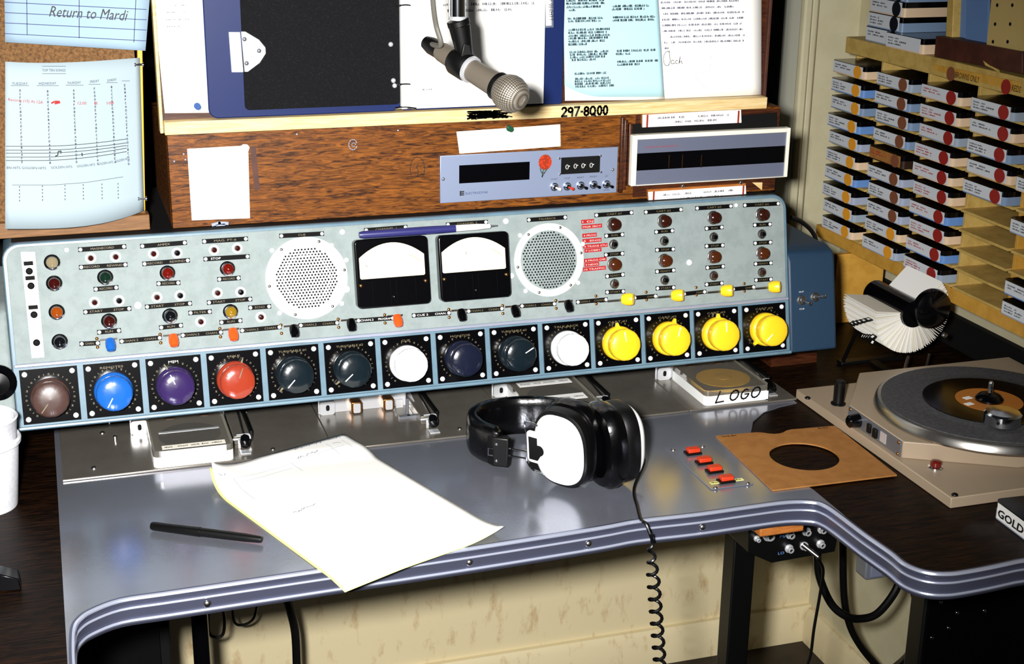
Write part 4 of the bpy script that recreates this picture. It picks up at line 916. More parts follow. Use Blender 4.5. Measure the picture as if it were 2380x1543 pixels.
for py in (5, 29, 53, 78): ls.append([fy((10, py), 0.3028), fy((340, py+17), 0.3028)])
for (xa, ya, xb, yb) in ((62, -5, 63, 80), (184, -5, 184, 88), (316, -5, 311, 98)): ls.append([fy((xa, ya), 0.3028), fy((xb, yb), 0.3028)])
build('ruling', strokes(ls, F, 0.0008), 'blue_ink', tp_, recalc=False)
letter('Return to Mardi', onY(114, 38, 0.3028), onY(298, 48, 0.3028), 0.013, VN, 'ink', tp_, 0.35)
EDG = {0: [(12, 143), (100, 146), (200, 143), (325, 134)], 1: [(12, 532), (120, 531), (220, 522), (335, 489)]}
def cub(pts, s):
    x = pts[0][0] + (pts[-1][0]-pts[0][0])*s
    tot = 0
    for i, (xi, yi) in enumerate(pts):
        w_ = yi
        for j, (xj, _) in enumerate(pts):
            if j != i: w_ *= (x-xj)/(xi-xj)
        tot += w_
    return x, tot
def ysh(s): return 0.3055 - 0.045*math.sin((1-s)*math.pi/2)**0.9
def sheetpt(s, t, lift=0.0):
    a = cub(EDG[0], s); b = cub(EDG[1], s)
    return onY(a[0]+(b[0]-a[0])*t, a[1]+(b[1]-a[1])*t, ysh(s)-lift)
ls_ = build('paper_sheet', MB().grid(lambda s, t: sheetpt(s, t), 24, 8), 'paper_sched', None, recalc=False); sd = ls_.modifiers.new('thickness', 'SOLIDIFY'); sd.thickness = 0.0003; sd.offset = -1
tag(ls_, 'curling typed day-by-day schedule sheet on the cork board', 'paper sheet', 'sheets on the cork board')
def px_st(x, y):
    s = (x-12)/318; a = cub(EDG[0], min(max(s, 0), 1)); b = cub(EDG[1], min(max(s, 0), 1)); return s, (y-a[1])/(b[1]-a[1])
def on_sheet(polys, wd, m, name):
    mb = MB()
    for pl_ in polys:
        pl_ = [pl_[0]] + [(q0[0]+(q1[0]-q0[0])*k_/n_k, q0[1]+(q1[1]-q0[1])*k_/n_k) for q0, q1 in zip(pl_[:-1], pl_[1:]) for n_k in [max(1, int(abs(q1[0]-q0[0])/9))] for k_ in range(1, n_k+1)]
        for p0, p1 in zip(pl_[:-1], pl_[1:]):
            a = sheetpt(*px_st(*p0), 0.0006); b = sheetpt(*px_st(*p1), 0.0006); d_ = (b-a)
            if d_.length < 1e-6: continue
            n_ = VN.cross(d_).normalized()*wd/2; mb.add([a+n_, b+n_, b-n_, a-n_], [(0, 1, 2, 3)])
    return build(name, mb, m, ls_, recalc=False)
staff = []
for k, (yl, yr_) in enumerate(((340, 322), (349, 331), (356, 337), (365, 343), (373, 351))):
    staff.append([(x, yl + (yr_-yl)*max(0, (x-100)/200)**1.7) for x in range(14, 305, 20)])
on_sheet(staff, 0.0007, 'ink', 'staff_lines')
on_sheet([[(128, 363), (134, 361), (135, 352), (142, 351), (141, 357)], [(190, 355), (191, 363)]], 0.0013, 'ink', 'notes')
dots = []; rgl = random.Random(12)
GL = [lambda x, y: [[(x-1.6, y+4.6), (x, y), (x+1.6, y+4.6)], [(x-0.9, y+3), (x+0.9, y+3)]],
      lambda x, y: [[(x-1.4, y), (x-1.4, y+4.6), (x+1.2, y+4.2), (x+1.2, y+2.8), (x-1.4, y+2.3), (x+1, y+1.6), (x+0.8, y+0.2), (x-1.4, y)]],
      lambda x, y: [[(x+1.4, y+0.6), (x, y), (x-1.4, y+1.4), (x-1.4, y+3.2), (x, y+4.6), (x+1.4, y+4)]],
      lambda x, y: [[(x-1.4, y), (x-1.4, y+4.6), (x+0.8, y+4.2), (x+1.5, y+2.3), (x+0.8, y+0.4), (x-1.4, y)]],
      lambda x, y: [[(x+1.4, y), (x-1.4, y), (x-1.4, y+4.6), (x+1.4, y+4.6)], [(x-1.4, y+2.3), (x+0.9, y+2.3)]],
      lambda x, y: [[(x+1.4, y), (x-1.4, y), (x-1.4, y+4.6)], [(x-1.4, y+2.3), (x+0.9, y+2.3)]]]
for x, y0 in ((47, 208), (112, 210), (173, 208), (222, 204), (262, 200), (293, 196)):
    y = y0
    while y < 380:
        dots += GL[rgl.randrange(6)](x, y); y += 8.3; x += 0.22
for x in (45, 98, 150, 192, 235, 272):
    for j in range(5): dots += [[(x-1.5, 435-0.03*x+j*8), (x+1.5, 435-0.03*x+j*8)], [(x, 434-0.03*x+j*8), (x, 438-0.03*x+j*8)]]
on_sheet(dots, 0.0006, 'grey_ink', 'letter_columns')
un = []
for x0, x1, y in ((25, 68, 69), (86, 138, 69), (154, 196, 68), (208, 236, 66), (250, 276, 62), (286, 305, 58)): un.append([(x0, y+130), (x1, y+130)])
un += [[(99, 154), (155, 154)], [(99, 171), (155, 171)], [(28, 430), (120, 430), (200, 424), (284, 411)]]
on_sheet(un, 0.0005, 'grey_ink', 'rules')
def sheet_text(t, x0, y0, x1, y1, h, m):
    a = sheetpt(*px_st(x0, y0), 0.0008); b = sheetpt(*px_st(x1, y1), 0.0008); mid = sheetpt(*px_st((x0+x1)/2, (y0+y1)/2), 0.0008)
    n_ = (b-a).cross(Vector((0, 0, 1))).normalized(); letter(t, a, b, h, n_, m, ls_, lift=max(0, (mid-(a+b)/2).dot(n_))+0.0002)
for t, x0, y0, x1, y1 in (('TUESDAY', 28, 197, 65, 197), ('WEDNESDAY', 90, 197, 132, 196), ('THURSDAY', 158, 196, 190, 194), ('FRIDAY', 212, 193, 233, 190), ('SUNDAY', 252, 190, 274, 187), ('TOP TEN SONGS', 99, 166, 154, 166)): sheet_text(t, x0, y0, x1, y1, 0.0030, 'grey_ink')
for t, x0, y0, x1, y1 in (('EN HITS GOLDEN HITS', 16, 392, 106, 393), ('GOLDEN HITS', 118, 392, 167, 390), ('GOLDEN HITS', 178, 389, 220, 385), ('GOLDEN HITS', 225, 384, 262, 379), ('GOLDEN HITS', 266, 378, 300, 370)): sheet_text(t, x0, y0, x1, y1, 0.0030, 'grey_ink')
for t, x0, y0, x1, y1 in (('Records (10) At 12A', 19, 234, 100, 241), ('12:00', 182, 243, 202, 243), ('B', 221, 243, 228, 243), ('10B', 250, 243, 266, 242)): sheet_text(t, x0, y0, x1, y1, 0.0036, 'red_ink')
on_sheet([[(120, 240), (128, 236), (140, 236), (128, 241), (141, 238)]], 0.002, 'red_ink', 'red_mark')
for px in ((322, 150), (330, 461)):
    P_ = onY(*px, 0.3035); t = thing('push_pin', 'silver push pin at the %s right of the schedule sheet' % ('upper' if px[1] < 300 else 'lower'), 'push pin', P_)
    build('pin_head', MB().cyl(P_+EX*-0.004, P_+EX*0.0055+VN*0.002, 0.0016, 0.0016, 10).cyl(P_+EX*0.0045+VN*0.0018, P_+EX*0.006+VN*0.002, 0.0034, 0.0034, 12).cyl(P_+EX*-0.005, P_+EX*-0.0035, 0.003, 0.003, 12), 'chrome', t)
    build('pin_point', MB().cyl(P_, P_+Vector((0, 0.004, 0)), 0.0005, 0.0005, 6), 'nickel', t)

# ================================================================ things on the desk
ZS = H + 0.0015                                       # top of the metal sheet
# ---- headphones lying on their side
hp = thing('headphones', 'black padded headphones with white oval ear shells on the desk', 'headphones', (0.64, 0.08, ZS))
def oval(a, k, hw, hh):
    c, s_ = math.cos(a), math.sin(a); e = 2.6
    return math.copysign(abs(c)**(2/e), c)*hw*k, math.copysign(abs(s_)**(2/e), s_)*hh*k
def ov_loft(F, rings, n=48):
    """rings: (scale, depth along local z, hw, hh)"""
    mb = MB(); vs = []; fs = []
    for k, d_, hw, hh in rings:
        for j in range(n):
            x, y = oval(math.tau*j/n, k, hw, hh); vs.append(F @ Vector((x, y, d_)))
    for i in range(len(rings)-1):
        for j in range(n): fs.append((i*n+j, i*n+(j+1) % n, (i+1)*n+(j+1) % n, (i+1)*n+j))
    fs += [tuple(range(n)), tuple((len(rings)-1)*n+j for j in range(n))]
    return mb.add(vs, fs)
def cup(P_, nrm, lean, part='ear_cup', bulge=1.0):
    nrm = Vector(nrm).normalized(); side = Vector((0, 0, 1)).cross(nrm).normalized()
    F = FR(P_, side, Vector((0, 0, 1)) + nrm*lean)      # local z = outward
    hw, hh = 0.0400, 0.0520
    c = build(part, ov_loft(F, [(0.86, 0.003, hw, hh), (0.98, 0.0, hw, hh), (1.0, -0.006, hw, hh), (1.0, -0.014, hw, hh), (0.96, -0.018, hw, hh)]), 'black', hp)
    build('shell', ov_loft(F, [(0.50, 0.0105*bulge, hw, hh), (0.76, 0.0085*bulge, hw, hh), (0.88, 0.0045*bulge, hw, hh), (0.915, 0.0, hw, hh)]), 'white_plastic', c)
    build('ear_pad', ov_loft(F, [(0.90, -0.0182, hw, hh), (1.02, -0.020, hw, hh), (1.07, -0.027, hw, hh), (1.06, -0.035, hw, hh), (0.97, -0.042, hw, hh), (0.75, -0.044, hw, hh), (0.6, -0.038, hw, hh)]), 'flash_leather', c)
    return c, F
cA, FA = cup(Vector((0.6255, 0.008, ZS+0.0570)), (-0.80, -0.60, 0), 0.10)
cB, FB = cup(Vector((0.7140, 0.016, ZS+0.0575)), (0.98, 0.17, 0), -0.06, bulge=1.35)
bd_ = [(0.578, 0.098), (0.561, 0.122), (0.556, 0.150), (0.565, 0.172), (0.588, 0.187), (0.625, 0.190), (0.662, 0.178), (0.696, 0.155), (0.716, 0.130), (0.724, 0.10)]
bp = smooth([(x, y, 0) for x, y in bd_], 6)
mb = MB(); vs = []; fs = []; sec = []
for k in range(16):
    a = math.tau*k/16; sec.append((math.copysign(abs(math.cos(a))**0.6, math.cos(a))*0.0085, math.copysign(abs(math.sin(a))**0.6, math.sin(a))*0.0265))
for i, p_ in enumerate(bp):
    t = (bp[min(i+1, len(bp)-1)]-bp[max(i-1, 0)]).normalized(); n_ = Vector((t.y, -t.x, 0)); f_ = i/(len(bp)-1)
    w_ = 1.0 + 0.16*max(0, math.sin(f_*44))**3 - (0.35 if f_ < 0.02 or f_ > 0.98 else 0)
    for o_, z_ in sec: vs.append(Vector((p_.x, p_.y, ZS+0.0295+0.006*f_)) + n_*o_*w_ + Vector((0, 0, z_*(1-0.15*(f_ < 0.02)))))
for i in range(len(bp)-1):
    for j in range(16): fs.append((i*16+j, i*16+(j+1) % 16, (i+1)*16+(j+1) % 16, (i+1)*16+j))
fs += [tuple(range(16)), tuple((len(bp)-1)*16+j for j in range(16))]
build('headband', mb.add(vs, fs), 'flash_leather', hp)
sl = build('slider_block', MB().prism([(0.571+x, 0.0945+y, ZS+0.006) for x, y in ((-0.010, 0.010), (-0.006, -0.001), (0.012, -0.012), (0.018, -0.004), (0.002, 0.010))], (0, 0, 0.040)), 'black', hp, 0.002)
for dz in (0.014, 0.037): screw(Vector((0.570, 0.0915, ZS+dz)), 0.0026, (-0.5, -1, 0), sl, 'chrome')
build('wire_loop', MB().tube([(0.566, 0.0925, ZS+0.021), (0.5605, 0.0965, ZS+0.021), (0.5605, 0.0965, ZS+0.031), (0.566, 0.0925, ZS+0.031)], 0.0009, 6), 'chrome', sl)
for dz in (0.021, 0.031): build('slide_rod', MB().cyl((0.584, 0.088, ZS+dz), (0.606, 0.060, ZS+dz+0.004), 0.0012, n=8), 'chrome', hp)
build('yoke_block', MB().box(-0.010, 0.008, -0.016, 0.018, -0.004, 0.008, FR((0.609, 0.051, ZS+0.031), (-0.62, 0.78, 0), (0, 0, 1))), 'black', hp, 0.002)
build('yoke_wire', MB().tube(smooth([FA @ Vector((-0.046, 0.010, 0.004)), FA @ Vector((-0.049, 0.026, 0.004)), FA @ Vector((-0.040, 0.032, 0.008)), FA @ Vector((-0.024, 0.031, 0.011))], 5), 0.0013, 8), 'chrome', hp)
build('yoke_wire', MB().tube(smooth([FA @ Vector((-0.046, -0.012, 0.004)), FA @ Vector((-0.048, -0.028, 0.004)), FA @ Vector((-0.036, -0.036, 0.007)), FA @ Vector((-0.018, -0.034, 0.011))], 5), 0.0013, 8), 'chrome', hp)
build('yoke_tab', MB().prism([FA @ Vector((x, y, 0.0095)) for x, y in rrect(-0.041, -0.012, -0.021, 0.022, 0.005, 4)], FA.to_3x3() @ Vector((0, 0, 0.003))), 'white_plastic', cA, 0.0006)
build('badge', MB().prism([FA @ Vector((x, y, 0.0128)) for x, y in ((-0.0375, 0.0145), (-0.025, 0.0145), (-0.025, 0.005), *arc(-0.023, -0.002, 0.0075, 70, -70, 8), (-0.025, -0.0165), (-0.0375, -0.0165))], FA.to_3x3() @ Vector((0, 0, 0.0008))), 'black', cA)
build('yoke_wire', MB().tube(smooth([(0.726, 0.10, ZS+0.04), (0.742, 0.075, ZS+0.05), (0.7425, 0.045, ZS+0.052)], 5), 0.0013, 8), 'chrome', hp)
build('cord_boot', MB().prism([FB @ Vector((x, y, 0.006)) for x, y in rrect(-0.012, 0.012, -0.03, 0.012, 0.004, 3)], FB.to_3x3() @ Vector((0, 0, 0.010))), 'white_plastic', cB, 0.001)
# coiled cord
c0 = FB @ Vector((0.0, -0.02, 0.015))
cp = [c0, c0+Vector((0.010, -0.008, -0.012)), onZ(1474, 1135, 0.006), onZ(1482, 1180, 0.006), onZ(1490, 1208, 0.006)]
ce = onZ(1497, 1222, 0); ex_ = onY(1503, 1232, ce.y-0.016)
hd = [cp[-1]+Vector((0, -0.004, 0))]
YH = ce.y-0.022
top = onY(1512, 1262, YH); bot = onY(1534, 1545, YH)
n_t = 10; N = n_t*12; hel = []
for i in range(N+1):
    f_ = i/N; c = top.lerp(bot, f_) + Vector((0, 0, 0)); a = -f_*n_t*math.tau; r = 0.0068*min(1, 0.35+f_*2.4)
    hel.append(c + Vector((r*math.cos(a), r*math.sin(a), 0)))
cord = build('coiled_cord', MB().tube(smooth(cp + [ce+Vector((0, -0.006, 0.0045)), ce+Vector((0.004, -0.0145, -0.010)), top+Vector((0.0, 0.0, 0.012))], 6) + hel, 0.0021, 8), 'rubber')
tag(cord, 'black coiled headphone cord hanging over the desk edge', 'cord')

# ---- form sheets
pf = thing('log_form', 'long white programme log form lying across the desk edge', 'paper form', onZ(800, 1200))
TRc, BRc, BLc = onZ(800, 1024), onZ(1171, 1245), onZ(807, 1373); TLc = TRc + (BLc-BRc)
def form_pt(s, t, off, sh):
    p_ = (TLc*(1-s)+TRc*s)*(1-t) + (BLc*(1-s)+BRc*s)*t
    d_ = math.hypot(s*0.216, t*0.355); k = max(0, 1-d_/0.085)
    ctr = (TRc+BLc)/2; v_ = (ctr-TLc).normalized()
    lift = 0.026*k*k*(1.0 if off > 0 else 0.75); q_ = p_ + v_*0.020*k*k
    z_ = ZS + 0.0065*min(1, max(0, (p_.y-0.17)/0.03)) + 0.0016 + off + lift
    z_ += 0.003*math.sin(s*math.pi)*math.sin(t*math.pi)
    br = max(0, 1-math.hypot((1-s)*0.216, (1-t)*0.355)/0.06); z_ += 0.008*br*br
    z_ -= 0.010*max(0, (-0.135-p_.y))/0.03*0.4
    return Vector((q_.x+sh, q_.y, z_))
for nm, m_, off, sh in (('carbon_sheet', 'paper_yellow', -0.0008, -0.0025), ('top_sheet', 'paper', 0.0008, 0.0)):
    o = build(nm, MB().grid(lambda s, t: form_pt(s, t, off, sh), 30, 40), m_, pf, recalc=False); sd = o.modifiers.new('thickness', 'SOLIDIFY'); sd.thickness = 0.0003; sd.offset = 0
def form_lines(polys, wd, m_, nm):
    mb = MB()
    for pl_ in polys:
        for (s0, t0), (s1, t1) in zip(pl_[:-1], pl_[1:]):
            a = form_pt(s0, t0, 0.0013, 0); b = form_pt(s1, t1, 0.0013, 0); d_ = b-a; n_ = ZN.cross(d_).normalized()*wd/2
            mb.add([a+n_, b+n_, b-n_, a-n_], [(0, 1, 2, 3)])
    return build(nm, mb, m_, o, recalc=False)
form_lines([[(s/20, 0.10) for s in range(3, 19)], [(s/20, 0.135) for s in range(2, 11)], [(0.12, 0.10+0.02*k) for k in range(10)], [(0.53, 0.10+0.02*k) for k in range(5)], [(0.82, 0.05+0.02*k) for k in range(6)], [(0.93, 0.05+0.02*k) for k in range(5)]], 0.0006, 'cart_lav', 'ruling')
rg = random.Random(8); hw_ = []
for (s0, s1, t_) in ((0.62, 0.82, 0.022), (0.86, 0.95, 0.02), (0.03, 0.08, 0.07), (0.58, 0.74, 0.085), (0.86, 0.91, 0.062), (0.20, 0.26, 0.46), (0.26, 0.36, 0.455)):
    ln = []; s_ = s0
    while s_ < s1: ln.append((s_, t_ + rg.uniform(-0.007, 0.007))); s_ += 0.008
    hw_.append(ln)
form_lines(hw_, 0.0007, 'blue_ink', 'handwriting')

# ---- pens
def pen(name, A, B, label, parts, cat='pen'):
    A = Vector(A); B = Vector(B); t = thing(name, label, cat, A); L = (B-A).length
    q_ = (B-A).to_track_quat('Z', 'Y').to_matrix().to_4x4(); q_.translation = A
    for nm, m_, pr_ in parts:
        place(nm, MB().lathe([(r, z_*L) for r, z_ in pr_], 20).mesh(nm), m_, t, q_)
    return t, q_, L
A = onZ(352, 1222, 0.0075); B = onZ(608, 1254, 0.0075)
t, q_, L = pen('felt_pen', A, B, 'black felt-tip pen lying on the aluminium desk top', [('cap', 'rubber', [(0.0042, 0), (0.0052, 0.02), (0.0058, 0.45)]), ('barrel', 'rubber', [(0.0054, 0.4501), (0.0050, 0.85), (0.0040, 0.985), (0.0036, 1.0)])])
build('clip', MB().box(-0.0015, 0.0015, -0.0085, -0.0065, 0.004, 0.055, Matrix(q_)), 'chrome', t)
A = pan(*onP(834, 546, NP+0.010), NP+0.012); B = pan(*onP(1155, 524, NP+0.010), NP+0.012)
pen('ballpoint_pen', A, B, 'dark blue and white ballpoint pen resting on the two meters', [('barrel', 'pen_blue', [(0.0038, 0), (0.0050, 0.03), (0.0054, 0.5), (0.0048, 0.69)]), ('grip', 'white_plastic', [(0.0044, 0.6901), (0.0042, 0.85), (0.0030, 0.945)]), ('tip', 'grey_metal', [(0.0016, 0.9451), (0.0008, 1.0)])])

# ---- button plate
bq = thing('button_plate', 'small metal plate with four red push buttons set in the desk', 'switch plate', (0.84, 0.03, ZS))
build('plate', MB().box(0.8100, 0.8690, -0.0405, 0.0985, ZS, ZS+0.0015), 'alu', bq, 0.0003)
for px in ((1611, 1052), (1637, 1074), (1661, 1094), (1688, 1117)):
    P_ = onZ(*px, 0.004); a = build('button_base', MB().box(P_.x-0.011, P_.x+0.010, P_.y-0.0065, P_.y+0.0065, ZS+0.0015, ZS+0.004), 'black', bq)
    build('button_cap', MB().box(P_.x-0.0085, P_.x+0.0085, P_.y-0.0050, P_.y+0.006, ZS+0.004, ZS+0.0095), 'btn_red', a, 0.001)
for px in ((1565, 1046), (1633, 1038), (1663, 1134), (1738, 1124)): screw(onZ(*px, 0.003), 0.003, ZN, bq, 'nickel')
for px, w_ in (((1661, 1122), 0.012), ((1716, 1115), 0.013)):
    P_ = onZ(*px, 0.003); l_ = build('dymo_label', MB().box(P_.x-w_/2, P_.x+w_/2, P_.y-0.003, P_.y+0.003, ZS+0.0015, ZS+0.0019), 'paper_yellow', bq)
    build('typing', bars(MB(), FR((P_.x-w_/2, P_.y-0.0015, ZS+0.002), (1, 0, 0), (0, 1, 0)), 0.001, w_-0.001, 0, 0.003, random.Random(1)), 'ink', l_, recalc=False)

# ---- record sleeve
sc_ = [Vector((0.8908, 0.1150, 0)), Vector((1.0665, 0.1015, 0)), Vector((1.0585, -0.0690, 0)), Vector((0.8822, -0.0661, 0))]
cc_ = onZ(1869, 1063, 0.002); vs = []; fs = []; n_ = 96
for j in range(n_):
    f_ = j/n_*4; k = int(f_); p_ = sc_[k].lerp(sc_[(k+1) % 4], f_-k); p_.y -= 0.011*math.sin(math.pi*(f_-0.36)/0.24) if 0.36 < f_ < 0.60 else 0; d_ = (p_-Vector((cc_.x, cc_.y, 0))).normalized()
    i_ = Vector((cc_.x, cc_.y, 0)) + d_*0.0455
    for z_ in (0.0003, 0.0022): vs += [Vector((p_.x, p_.y, ZS+z_)), Vector((i_.x, i_.y, ZS+z_))]
for j in range(n_):
    a, b = j*4, ((j+1) % n_)*4; fs += [(a+2, b+2, b+3, a+3), (a, a+1, b+1, b), (a, b, b+2, a+2), (a+1, a+3, b+3, b+1)]
sv = build('record_sleeve', MB().add(vs, fs), 'sleeve'); tag(sv, 'brown paper single sleeve with round hole beside the turntable', 'record sleeve')
F = FR((0.897, 0.107, ZS+0.0024), (1, -0.07, 0), (0.07, 1, 0))
build('print', bars(MB(), F, 0, 0.022, 0, 0.004, random.Random(4)), 'brown_board', sv, recalc=False)
build('print', bars(MB(), F, 0.142, 0.160, 0, 0.004, random.Random(5)), 'brown_board', sv, recalc=False)

# ---- turntable
tt = thing('turntable', 'beige broadcast turntable with grey rubber mat on the right wing', 'turntable', (1.25, 0.02, H))
TX0, TX1, TY0, TY1, TZ = 1.0700, 1.4250, -0.1700, 0.2205, H+0.0145
build('base_plate', MB().box(TX0, TX1, TY0, TY1, H+0.0003, TZ), 'turntable', tt, 0.0012)
pl_ = [(1.0790, 0.0890), (1.0790, -0.0460), (1.205, -0.116), (1.36, -0.116), (1.418, -0.06), (1.418, 0.20), (1.16, 0.20)]
build('plinth', MB().prism([(x, y, TZ) for x, y in pl_], (0, 0, 0.0235)), 'turntable', tt, 0.0012)
cpn = build('control_plate', MB().box(1.0765, 1.0788, -0.044, 0.087, TZ+0.0015, TZ+0.0225), 'grey_metal', tt, 0.0003)
for y in (0.082, -0.039):
    for z_ in (0.004, 0.020): screw(Vector((1.0765, y, TZ+z_)), 0.0024, XN, cpn, 'brass')
K = Vector((1.0765, 0.060, TZ+0.012)); kn = build('speed_knob', MB().cyl(K, K+XN*0.014, 0.0100, 0.0085, 24).cyl(K+XN*0.014, K+XN*0.016, 0.0075, 0.0065, 24), 'black_gloss', cpn)
build('speed_lever', MB().box(1.073, 1.0768, 0.026, 0.034, TZ+0.006, TZ+0.019), 'black', cpn, 0.001)
build('rocker', MB().box(1.0725, 1.0768, 0.010, 0.019, TZ+0.005, TZ+0.018), 'black', cpn, 0.001)
build('name_plate', MB().box(1.0758, 1.0766, -0.010, 0.004, TZ+0.005, TZ+0.019), 'bright_metal', cpn)
PC = Vector((1.2440, 0.0080, 0))
def disc(name, prof, m_, parent): return place(name, MB().lathe(prof, 72).mesh(name), m_, parent, Matrix.Translation((PC.x, PC.y, H)))
plt = disc('platter', [(0.140, 0.0385), (0.1500, 0.0390), (0.1520, 0.0420), (0.1500, 0.0500), (0.1470, 0.0530), (0.1420, 0.0535), (0, 0.0535)], 'nickel', tt)
disc('rubber_mat', [(0.1425, 0.0536), (0.1425, 0.0550), (0.1100, 0.0560), (0.1000, 0.0552), (0.0960, 0.0562), (0, 0.0562)], 'mat_rubber', plt)
place('cue_post', MB().lathe([(0.0105, 0), (0.0105, 0.002), (0.0078, 0.003), (0.0078, 0.034), (0.006, 0.036)], 20).mesh('cue_post'), 'black', tt, Matrix.Translation(onZ(1948, 939, 0.0145)))
P_ = onZ(2174, 1088, 0.0145)
rb = place('start_button', MB().lathe([(0.0098, 0), (0.0098, 0.0025), (0.008, 0.0035)], 24).mesh('start_button'), 'chrome', tt, Matrix.Translation(P_))
place('button_cap', MB().lathe([(0.0072, 0.0034), (0.0072, 0.009), (0.006, 0.0105), (0, 0.011)], 20).mesh('button_cap'), 'lens_red', rb, Matrix.Translation(P_))
for px in ((2219, 1151), (1877, 926)): screw(onZ(*px, 0.0145), 0.0042, ZN, tt, 'black')
rec = thing('single_record', 'black seven-inch single with orange-brown label on the turntable mat', 'record', (PC.x, PC.y, H+0.0562))
disc('vinyl', [(0.0875, 0.0563), (0.0875, 0.0575), (0.084, 0.0578), (0.046, 0.0576), (0.0, 0.0576)], 'vinyl', rec)
rl = disc('centre_label', [(0.0445, 0.0577), (0.0445, 0.0580), (0, 0.0580)], 'rec_label', rec)
for a, d_, w_ in ((2.6, 0.028, 0.012), (0.9, 0.026, 0.010), (3.3, 0.036, 0.012)):
    build('sticker', MB().box(-w_/2, w_/2, -0.004, 0.004, 0, 0.0004, Matrix.Translation((PC.x+d_*math.cos(a), PC.y+d_*math.sin(a), H+0.0581)) @ Matrix.Rotation(0.2, 4, 'Z')), 'paper', rl)
ad = thing('spindle_adapter', 'black domed forty-five adapter with bright pin on the record centre', 'adapter', (PC.x, PC.y, H+0.0582))
disc('dome', [(0.019, 0.0582), (0.019, 0.0610), (0.014, 0.0660), (0.006, 0.0690), (0, 0.0695)], 'black_gloss', ad)
disc('pin', [(0.0035, 0.0680), (0.0035, 0.0820), (0.002, 0.0850), (0, 0.0855)], 'chrome', ad)
P_ = onZ(2328, 985, 0.0582)
pk = thing('record_weight', 'polished chrome puck standing on the record by the label', 'record weight', P_)
place('puck', MB().lathe([(0.0215, 0), (0.0240, 0.002), (0.0240, 0.0150), (0.0215, 0.0175), (0, 0.0180)], 40).mesh('puck'), 'chrome', pk, Matrix.Translation(P_))
place('rim_dot', MB().lathe([(0.0022, 0), (0.0022, 0.0012)], 10, Matrix.Translation((-0.018, -0.0158, 0.009)) @ Vector((-0.75, -0.66, 0)).to_track_quat('Z', 'Y').to_matrix().to_4x4()).mesh('rim_dot'), 'black', pk, Matrix.Translation(P_))

# ---- rotary card file
RX, RZ, RY0, RY1 = 1.2620, H+0.1115, 0.230, 0.323
ro = thing('rotary_card_file', 'rotary card file with white cards and black hub behind the turntable', 'card file', (RX, 0.28, H))
build('base_frame', MB().box(RX-0.055, RX+0.055, 0.226, 0.240, H+0.0003, H+0.006).box(RX-0.055, RX+0.055, 0.325, 0.341, H+0.0003, H+0.006).box(RX-0.008, RX+0.008, 0.240, 0.325, H+0.0003, H+0.005), 'black', ro, 0.001)
for y in (0.231, 0.333):
    for s_ in (-1, 1):
        if y > 0.3: build('strut', MB().cyl((RX+s_*0.048, y, H+0.006), (RX+s_*0.012, y, RZ-0.02), 0.0030, n=10), 'black_gloss', ro)
        else: build('strut', MB().cyl((RX+0.012+s_*0.018, y, H+0.006), (RX+0.018+s_*0.018, y, H+0.044), 0.0028, n=10), 'chrome', ro)
build('axle', MB().cyl((RX, 0.2260, RZ), (RX, 0.337, RZ), 0.021, n=28), 'black_gloss', ro)
hb = build('hub_knob', MB().lathe([(0.0300, 0), (0.0310, 0.005), (0.0290, 0.011), (0.0200, 0.0165), (0, 0.0185)], 32, FR((RX+0.024, 0.2260, RZ+0.008), (1, 0, 0), (0, 0, 1))), 'black_gloss', ro)
CARD = MB().box(0.0215, 0.0630, 0, RY1-RY0, -0.00035, 0.00035).mesh('index_card')
mat('card_cream', 'e9e2cf', 0.7)
nc = 74
for k in range(nc):
    a = math.radians(46 - k*(232/(nc-1)) + random.uniform(-0.8, 0.8))
    R = Matrix(((math.cos(a), 0, -math.sin(a), RX), (0, 1, 0, RY0+random.uniform(0, 0.002)), (math.sin(a), 0, math.cos(a), RZ), (0, 0, 0, 1)))
    place('index_card', CARD, ('paper', 'card_cream', 'paper')[k % 3], ro, R)
for k in range(11):
    a = math.radians(187+k*5.2); w_ = 0.012; off = 0.008 + 0.013*(k % 5) if k < 10 else 0.04
    R = Matrix(((math.cos(a), 0, -math.sin(a), RX), (0, 1, 0, RY0+off), (math.sin(a), 0, math.cos(a), RZ), (0, 0, 0, 1)))
    t_ = place('index_tab', MB().box(0.0630, 0.0715, 0, w_, -0.0008, 0.0008).mesh('index_tab'), 'black', ro, R)
    A = R @ Vector((0.0710, w_*0.7, 0.0008)); B = R @ Vector((0.0710, w_*0.3, 0.0008))
    place('tab_window', MB().box(0.0652, 0.0695, w_*0.3, w_*0.7, -0.001, 0.001).mesh('tab_window'), 'paper', t_, R)
screw(Vector((RX+0.055, 0.225, RZ-0.038)), 0.005, VN, ro, 'chrome')

